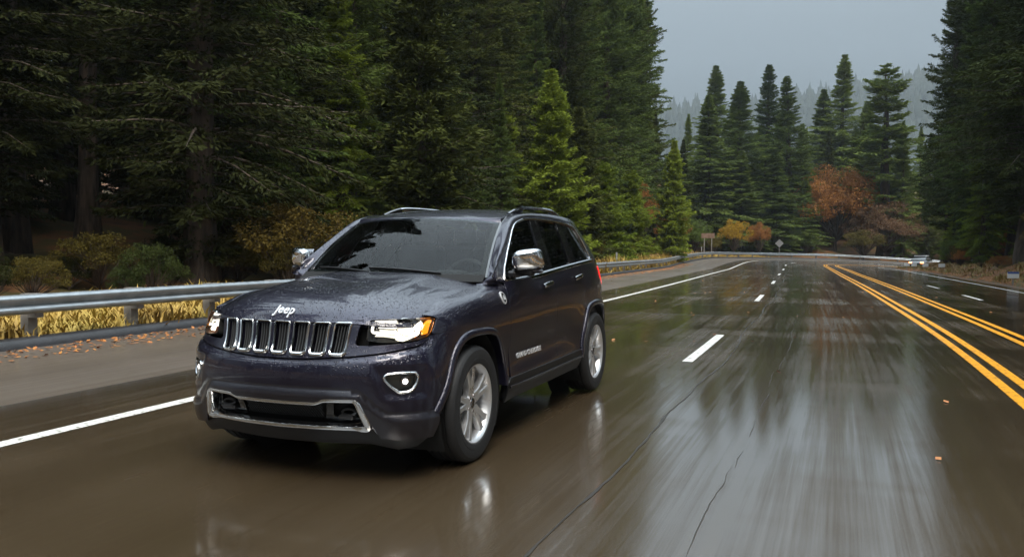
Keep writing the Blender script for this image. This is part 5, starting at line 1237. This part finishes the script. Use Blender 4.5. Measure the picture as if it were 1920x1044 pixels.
def leaves(name, lab, spots, n, seed, mat):
    g = np.random.default_rng(seed); P = []
    for (o_lo, o_hi, s0, s1, fr) in spots:
        m = int(n*fr); s = g.uniform(s0, s1, m); o = o_lo+(o_hi-o_lo)*g.uniform(0, 1, m)**1.6; q = road(s, o, .004)
        if o_lo > 6 or o_hi < -12.3: q[:, 2] = ground_z(q[:, :2])+.02
        P.append(q)
    P = np.concatenate(P); m = len(P); a = g.uniform(0, 6.28, m); l = g.uniform(.022, .048, m); x = np.stack([np.cos(a), np.sin(a), g.normal(0, .18, m)], 1)*l[:, None]; y = np.stack([-np.sin(a), np.cos(a), g.normal(0, .18, m)], 1)*(l*.6)[:, None]
    P[:, 2] += l*.22; V = np.stack([P-x, P+y, P+x, P-y], 1).reshape(-1, 3); k = np.arange(m)*4
    return tag(mesh_np(name, V, np.stack([k, k+1, k+2, k+3], 1), mat), lab, 'leaves', kind='stuff')
leafm = mk('fallen_leaf', (.32, .11, .03), .5); _o = noise(leafm, 30, 2); _r = ramp(leafm, _o.outputs['Fac'], [(.3, (.24, .075, .022)), (.5, (.45, .15, .03)), (.7, (.50, .26, .06))]); L(leafm, _r.outputs[0], P_(leafm).inputs['Base Color'])
leaves('fallen_leaves', 'orange fallen leaves along the kerb and scattered on the wet road', [(-11.9, -10.9, 1, 70, .20), (-11.5, 4.5, 2, 60, .008), (6.4, 10, 18, 95, .60), (5.6, 6.5, 10, 80, .07)], 24000, 8, leafm)

# ------------------------------------------------------------------ guardrail
galv = mk('galvanised_steel', (.38, .41, .43), .40, .8); vary(galv, 3, (.30, .33, .35), (.46, .49, .51)); _b = noise(galv, 9, 4); _q = mrange(galv, _b.outputs['Fac'], .3, .7, .30, .52); L(galv, _q.outputs[0], P_(galv).inputs['Roughness'])
postm = mk('weathered_post', (.13, .115, .10), .75); vary(postm, 4, (.15, .14, .13), (.30, .28, .26))
gr = empty('guardrail', tuple(road(np.array(20.), np.array(-12.2)))); grs = -Vector(gr.location)
tag(gr, 'long galvanised W-beam guardrail along the shoulder and round the bend', 'guardrail')
wprof = [(.000, .150), (.030, .140), (.072, .105), (.078, .085), (.072, .060), (.012, .022), (.004, .0), (.012, -.022), (.072, -.060), (.078, -.085), (.072, -.105), (.030, -.140), (.0, -.150)]
back = [(a-.004, b) for a, b in wprof[::-1]]
pr_ = np.array(wprof+back)
RAIL_O = -12.22
def rail_h(s): return .575-.03*np.clip((s-15)/15, 0, 1)
for k, s_ in enumerate(np.arange(-24, 140, 7.62)):
    ss_ = np.linspace(s_, s_+7.66, 9); base = road(ss_, RAIL_O); n_ = road_xy(ss_, np.zeros(9)+RAIL_O)[2]
    off = .002*(k % 2)
    V = (base[:, None]+n_[:, None, :].repeat(len(pr_), 1)@np.array([[1, 0, 0], [0, 1, 0]])*(pr_[None, :, :1]+off)+np.array([0, 0, 1.])*(pr_[None, :, 1:]*.92+rail_h(ss_)[:, None, None])).reshape(-1, 3)
    m = len(pr_); F = [(i*m+j, (i+1)*m+j, (i+1)*m+(j+1) % m, i*m+(j+1) % m) for i in range(8) for j in range(m)]
    o = mesh_np('rail_beam', V, F, galv, gr, True, 50); o.location = grs
pm = MB(); pm.box((0, 0, .16), (.15, .15, 1.16)); pm2 = MB(); pm2.box((.14, 0, .575), (.13, .14, .34))
p0 = pm.build('rail_post', postm, gr); b0 = pm2.build('blockout', postm, gr)
first = True
for s_ in np.arange(-20.3, 138, 1.905):
    q = road(np.array(s_), np.array(RAIL_O-.205)); t = road_xy(np.array(s_), np.array(0.))[1]; ang = math.atan2(t[1], t[0])-math.pi/2
    for src in (p0, b0):
        c = src if first else src.copy()
        if not first: COL.objects.link(c)
        c.parent = gr; c.location = Vector(q)+grs+Vector((0, 0, -.03)); c.rotation_euler = (0, 0, ang)
        c.name = src.name if first else c.name
    first = False
# bolts of the beam joints are too small to see. white delineator paddles on posts behind the rail
delm = mk('delineator_grey', (.34, .34, .33), .6)
def delin(x, y, h, lab):
    t = empty('delineator_post', (x, y, gz(x, y)-.05)); tag(t, lab, 'marker post', 'delineator posts behind the guardrail')
    MB().box((0, 0, h/2), (.05, .05, h)).build('post', postm, t); MB().rbox((0, -.03, h-.22), (.10, .012, .42), .004).build('reflector_plate', delm, t)
for s_, lab in ((46.5, 'slim grey marker post behind the guardrail nearest the car'), (72.0, 'slim grey marker post behind the guardrail in front of the brown sign'), (80.5, 'slim grey marker post behind the guardrail, right of the brown sign'), (88.0, 'slim grey marker post behind the guardrail nearest the bend')):
    q = road(np.array(s_), np.array(-12.9)); delin(float(q[0]), float(q[1]), 1.25, lab)
# brown sign seen from behind, and a diamond sign beyond the bend
signb = mk('sign_back', (.30, .30, .30), .45, .6); signbr = mk('sign_back_brown', (.20, .12, .085), .6); vary(signbr, 3, (.15, .09, .06), (.26, .17, .13))
t = empty('road_sign', (-10.9, 93.5, gz(-10.9, 93.5)-.1)); tag(t, 'wide brown board sign on two posts behind the guardrail', 'sign')
MB().rbox((0, 0, 2.55), (1.5, .03, .55), .006).build('board', signbr, t)
for x in (-.42, .42): MB().box((x, .04, 1.3), (.09, .05, 2.6)).build('post', postm, t)
t = empty('warning_sign', (-4.1, 109.5, gz(-4.1, 109.5)-.1)); tag(t, 'grey diamond-shaped sign plate on a post beyond the bend', 'sign'); t.rotation_euler = (0, 0, R(12))
MB().rbox((0, -.03, 1.95), (.76, .012, .76), .003, rot=Matrix.Rotation(R(45), 3, 'Y')).build('plate', signb, t); MB().box((0, .02, 1.2), (.06, .05, 2.4)).build('post', postm, t)
# white edge markers on the right
mkw = mk('marker_white', (.80, .80, .80), .45); mkb = mk('marker_blue', (.06, .12, .35), .4)
for x, y, w, lab, blue in ((10.0, 36.4, .44, 'white edge marker with a blue top on the bank at the right edge', True), (10.15, 64.3, .44, 'white edge marker standing apart to the right of the distant car', False), (9.35, 67.5, .42, 'white edge marker right below the distant car', False), (8.75, 70.0, .42, 'white edge marker second from the left below the distant car', False), (8.4, 72.5, .42, 'leftmost white edge marker beside the bend', False)):
    t = empty('edge_marker', (x, y, float(road_z(*[np.array(v) for v in (y, 5.5)])))); tag(t, lab, 'marker', 'white edge markers along the inside of the bend'); t.rotation_euler = (0, 0, R(6))
    MB().rbox((0, 0, .42), (w, .02, .26), .004).build('plate', mkw, t); MB().box((0, .03, .2), (.05, .04, .5)).build('post', postm, t)
    if blue: MB().rbox((0, -.003, .52), (w*.98, .022, .08), .003).build('top_band', mkb, t)

# ------------------------------------------------------------------ the distant car
fc = empty('distant_car', tuple(road(np.array(105.5), np.array(3.4), .01))); tag(fc, 'small distant dark car with a white roof and orange lamps coming round the bend', 'car'); fc.rotation_euler = (0, 0, R(-16))
def body_loft(st, name, mat, par):
    V = []; m = len(st[0][1])
    for y, prof in st: V += [(x, y, z) for x, z in prof]
    F = [(i*m+j, (i+1)*m+j, (i+1)*m+(j+1) % m, i*m+(j+1) % m) for i in range(len(st)-1) for j in range(m)]+[tuple(range(m)), tuple((len(st)-1)*m+j for j in range(m))[::-1]]
    return mesh_np(name, V, F, mat, par, True, 40)
def cs(w, z0, z1, k=.12): return [(-w+k*.3, z0), (-w, z0+k), (-w, z1-k), (-w+k, z1), (w-k, z1), (w, z1-k), (w, z0+k), (w-k*.3, z0)]
white = mk('car_white', (.75, .77, .80), .2, 0, Coat_Weight=1.0)
carb = mk('car_grey', (.05, .055, .06), .25, 0, Coat_Weight=1.0)
body_loft([(0, cs(.70, .35, .62)), (.12, cs(.84, .26, .74)), (1.1, cs(.90, .24, .92)), (1.4, cs(.90, .24, .96)), (4.2, cs(.90, .26, .98)), (4.5, cs(.80, .38, .90))], 'body', carb, fc)
body_loft([(1.25, cs(.76, .93, .98, .03)), (2.0, cs(.66, .93, 1.42)), (3.4, cs(.66, .93, 1.44)), (4.15, cs(.74, .93, 1.0, .03))], 'cabin', gloss, fc)
body_loft([(1.85, cs(.62, 1.38, 1.45, .03)), (2.1, cs(.66, 1.38, 1.47, .03)), (3.5, cs(.66, 1.38, 1.47, .03)), (3.6, cs(.62, 1.38, 1.45, .03))], 'roof', white, fc)
orange = emit('orange_lamp', (1.0, .30, .06), 2.2)
for x in (-.60, .60):
    MB().rbox((x, .06, .66), (.34, .16, .16), .03).build('headlamp', orange, fc, True)
    for y in (.85, 3.6):
        V, F = lathe([(-.1, .2), (-.1, .30), (-.07, .33), (.07, .33), (.1, .30), (.1, .0)], 24); V[:, 0] *= np.sign(x); w = mesh_np('wheel', V+np.array([x/.6*.80, y, .33]), F, rubber, fc, True, 40)
MB().rbox((0, -.01, .52), (.8, .06, .14), .02).build('grille', matte, fc)

# ------------------------------------------------------------------ haze
hz = bpy.data.materials.new('haze_air'); hz.use_nodes = True; n_, l_ = nodes_of(hz); n_.clear()
ho = n_.new('ShaderNodeOutputMaterial'); hv = n_.new('ShaderNodeVolumePrincipled'); hv.inputs['Color'].default_value = (.60, .68, .75, 1); hv.inputs['Density'].default_value = HAZE; hv.inputs['Anisotropy'].default_value = .2
l_.new(hv.outputs[0], ho.inputs['Volume'])
mb = MB(); mb.box((0, 475, 116), (2600, 1400, 260)); h_ = mb.build('haze', hz); tag(h_, kind='stuff')
# mist hanging on the wooded hill
ms = bpy.data.materials.new('hill_mist'); ms.use_nodes = True; n_, l_ = nodes_of(ms); n_.clear()
ho = n_.new('ShaderNodeOutputMaterial'); hv = n_.new('ShaderNodeVolumePrincipled'); hv.inputs['Color'].default_value = (.62, .70, .77, 1); hv.inputs['Density'].default_value = .0007; hv.inputs['Anisotropy'].default_value = .2
l_.new(hv.outputs[0], ho.inputs['Volume'])
mb = MB(); mb.box((0, 700, 112), (2500, 740, 240)); h_ = mb.build('mist', ms); tag(h_, 'pale mist hanging in front of the wooded hill', kind='stuff')
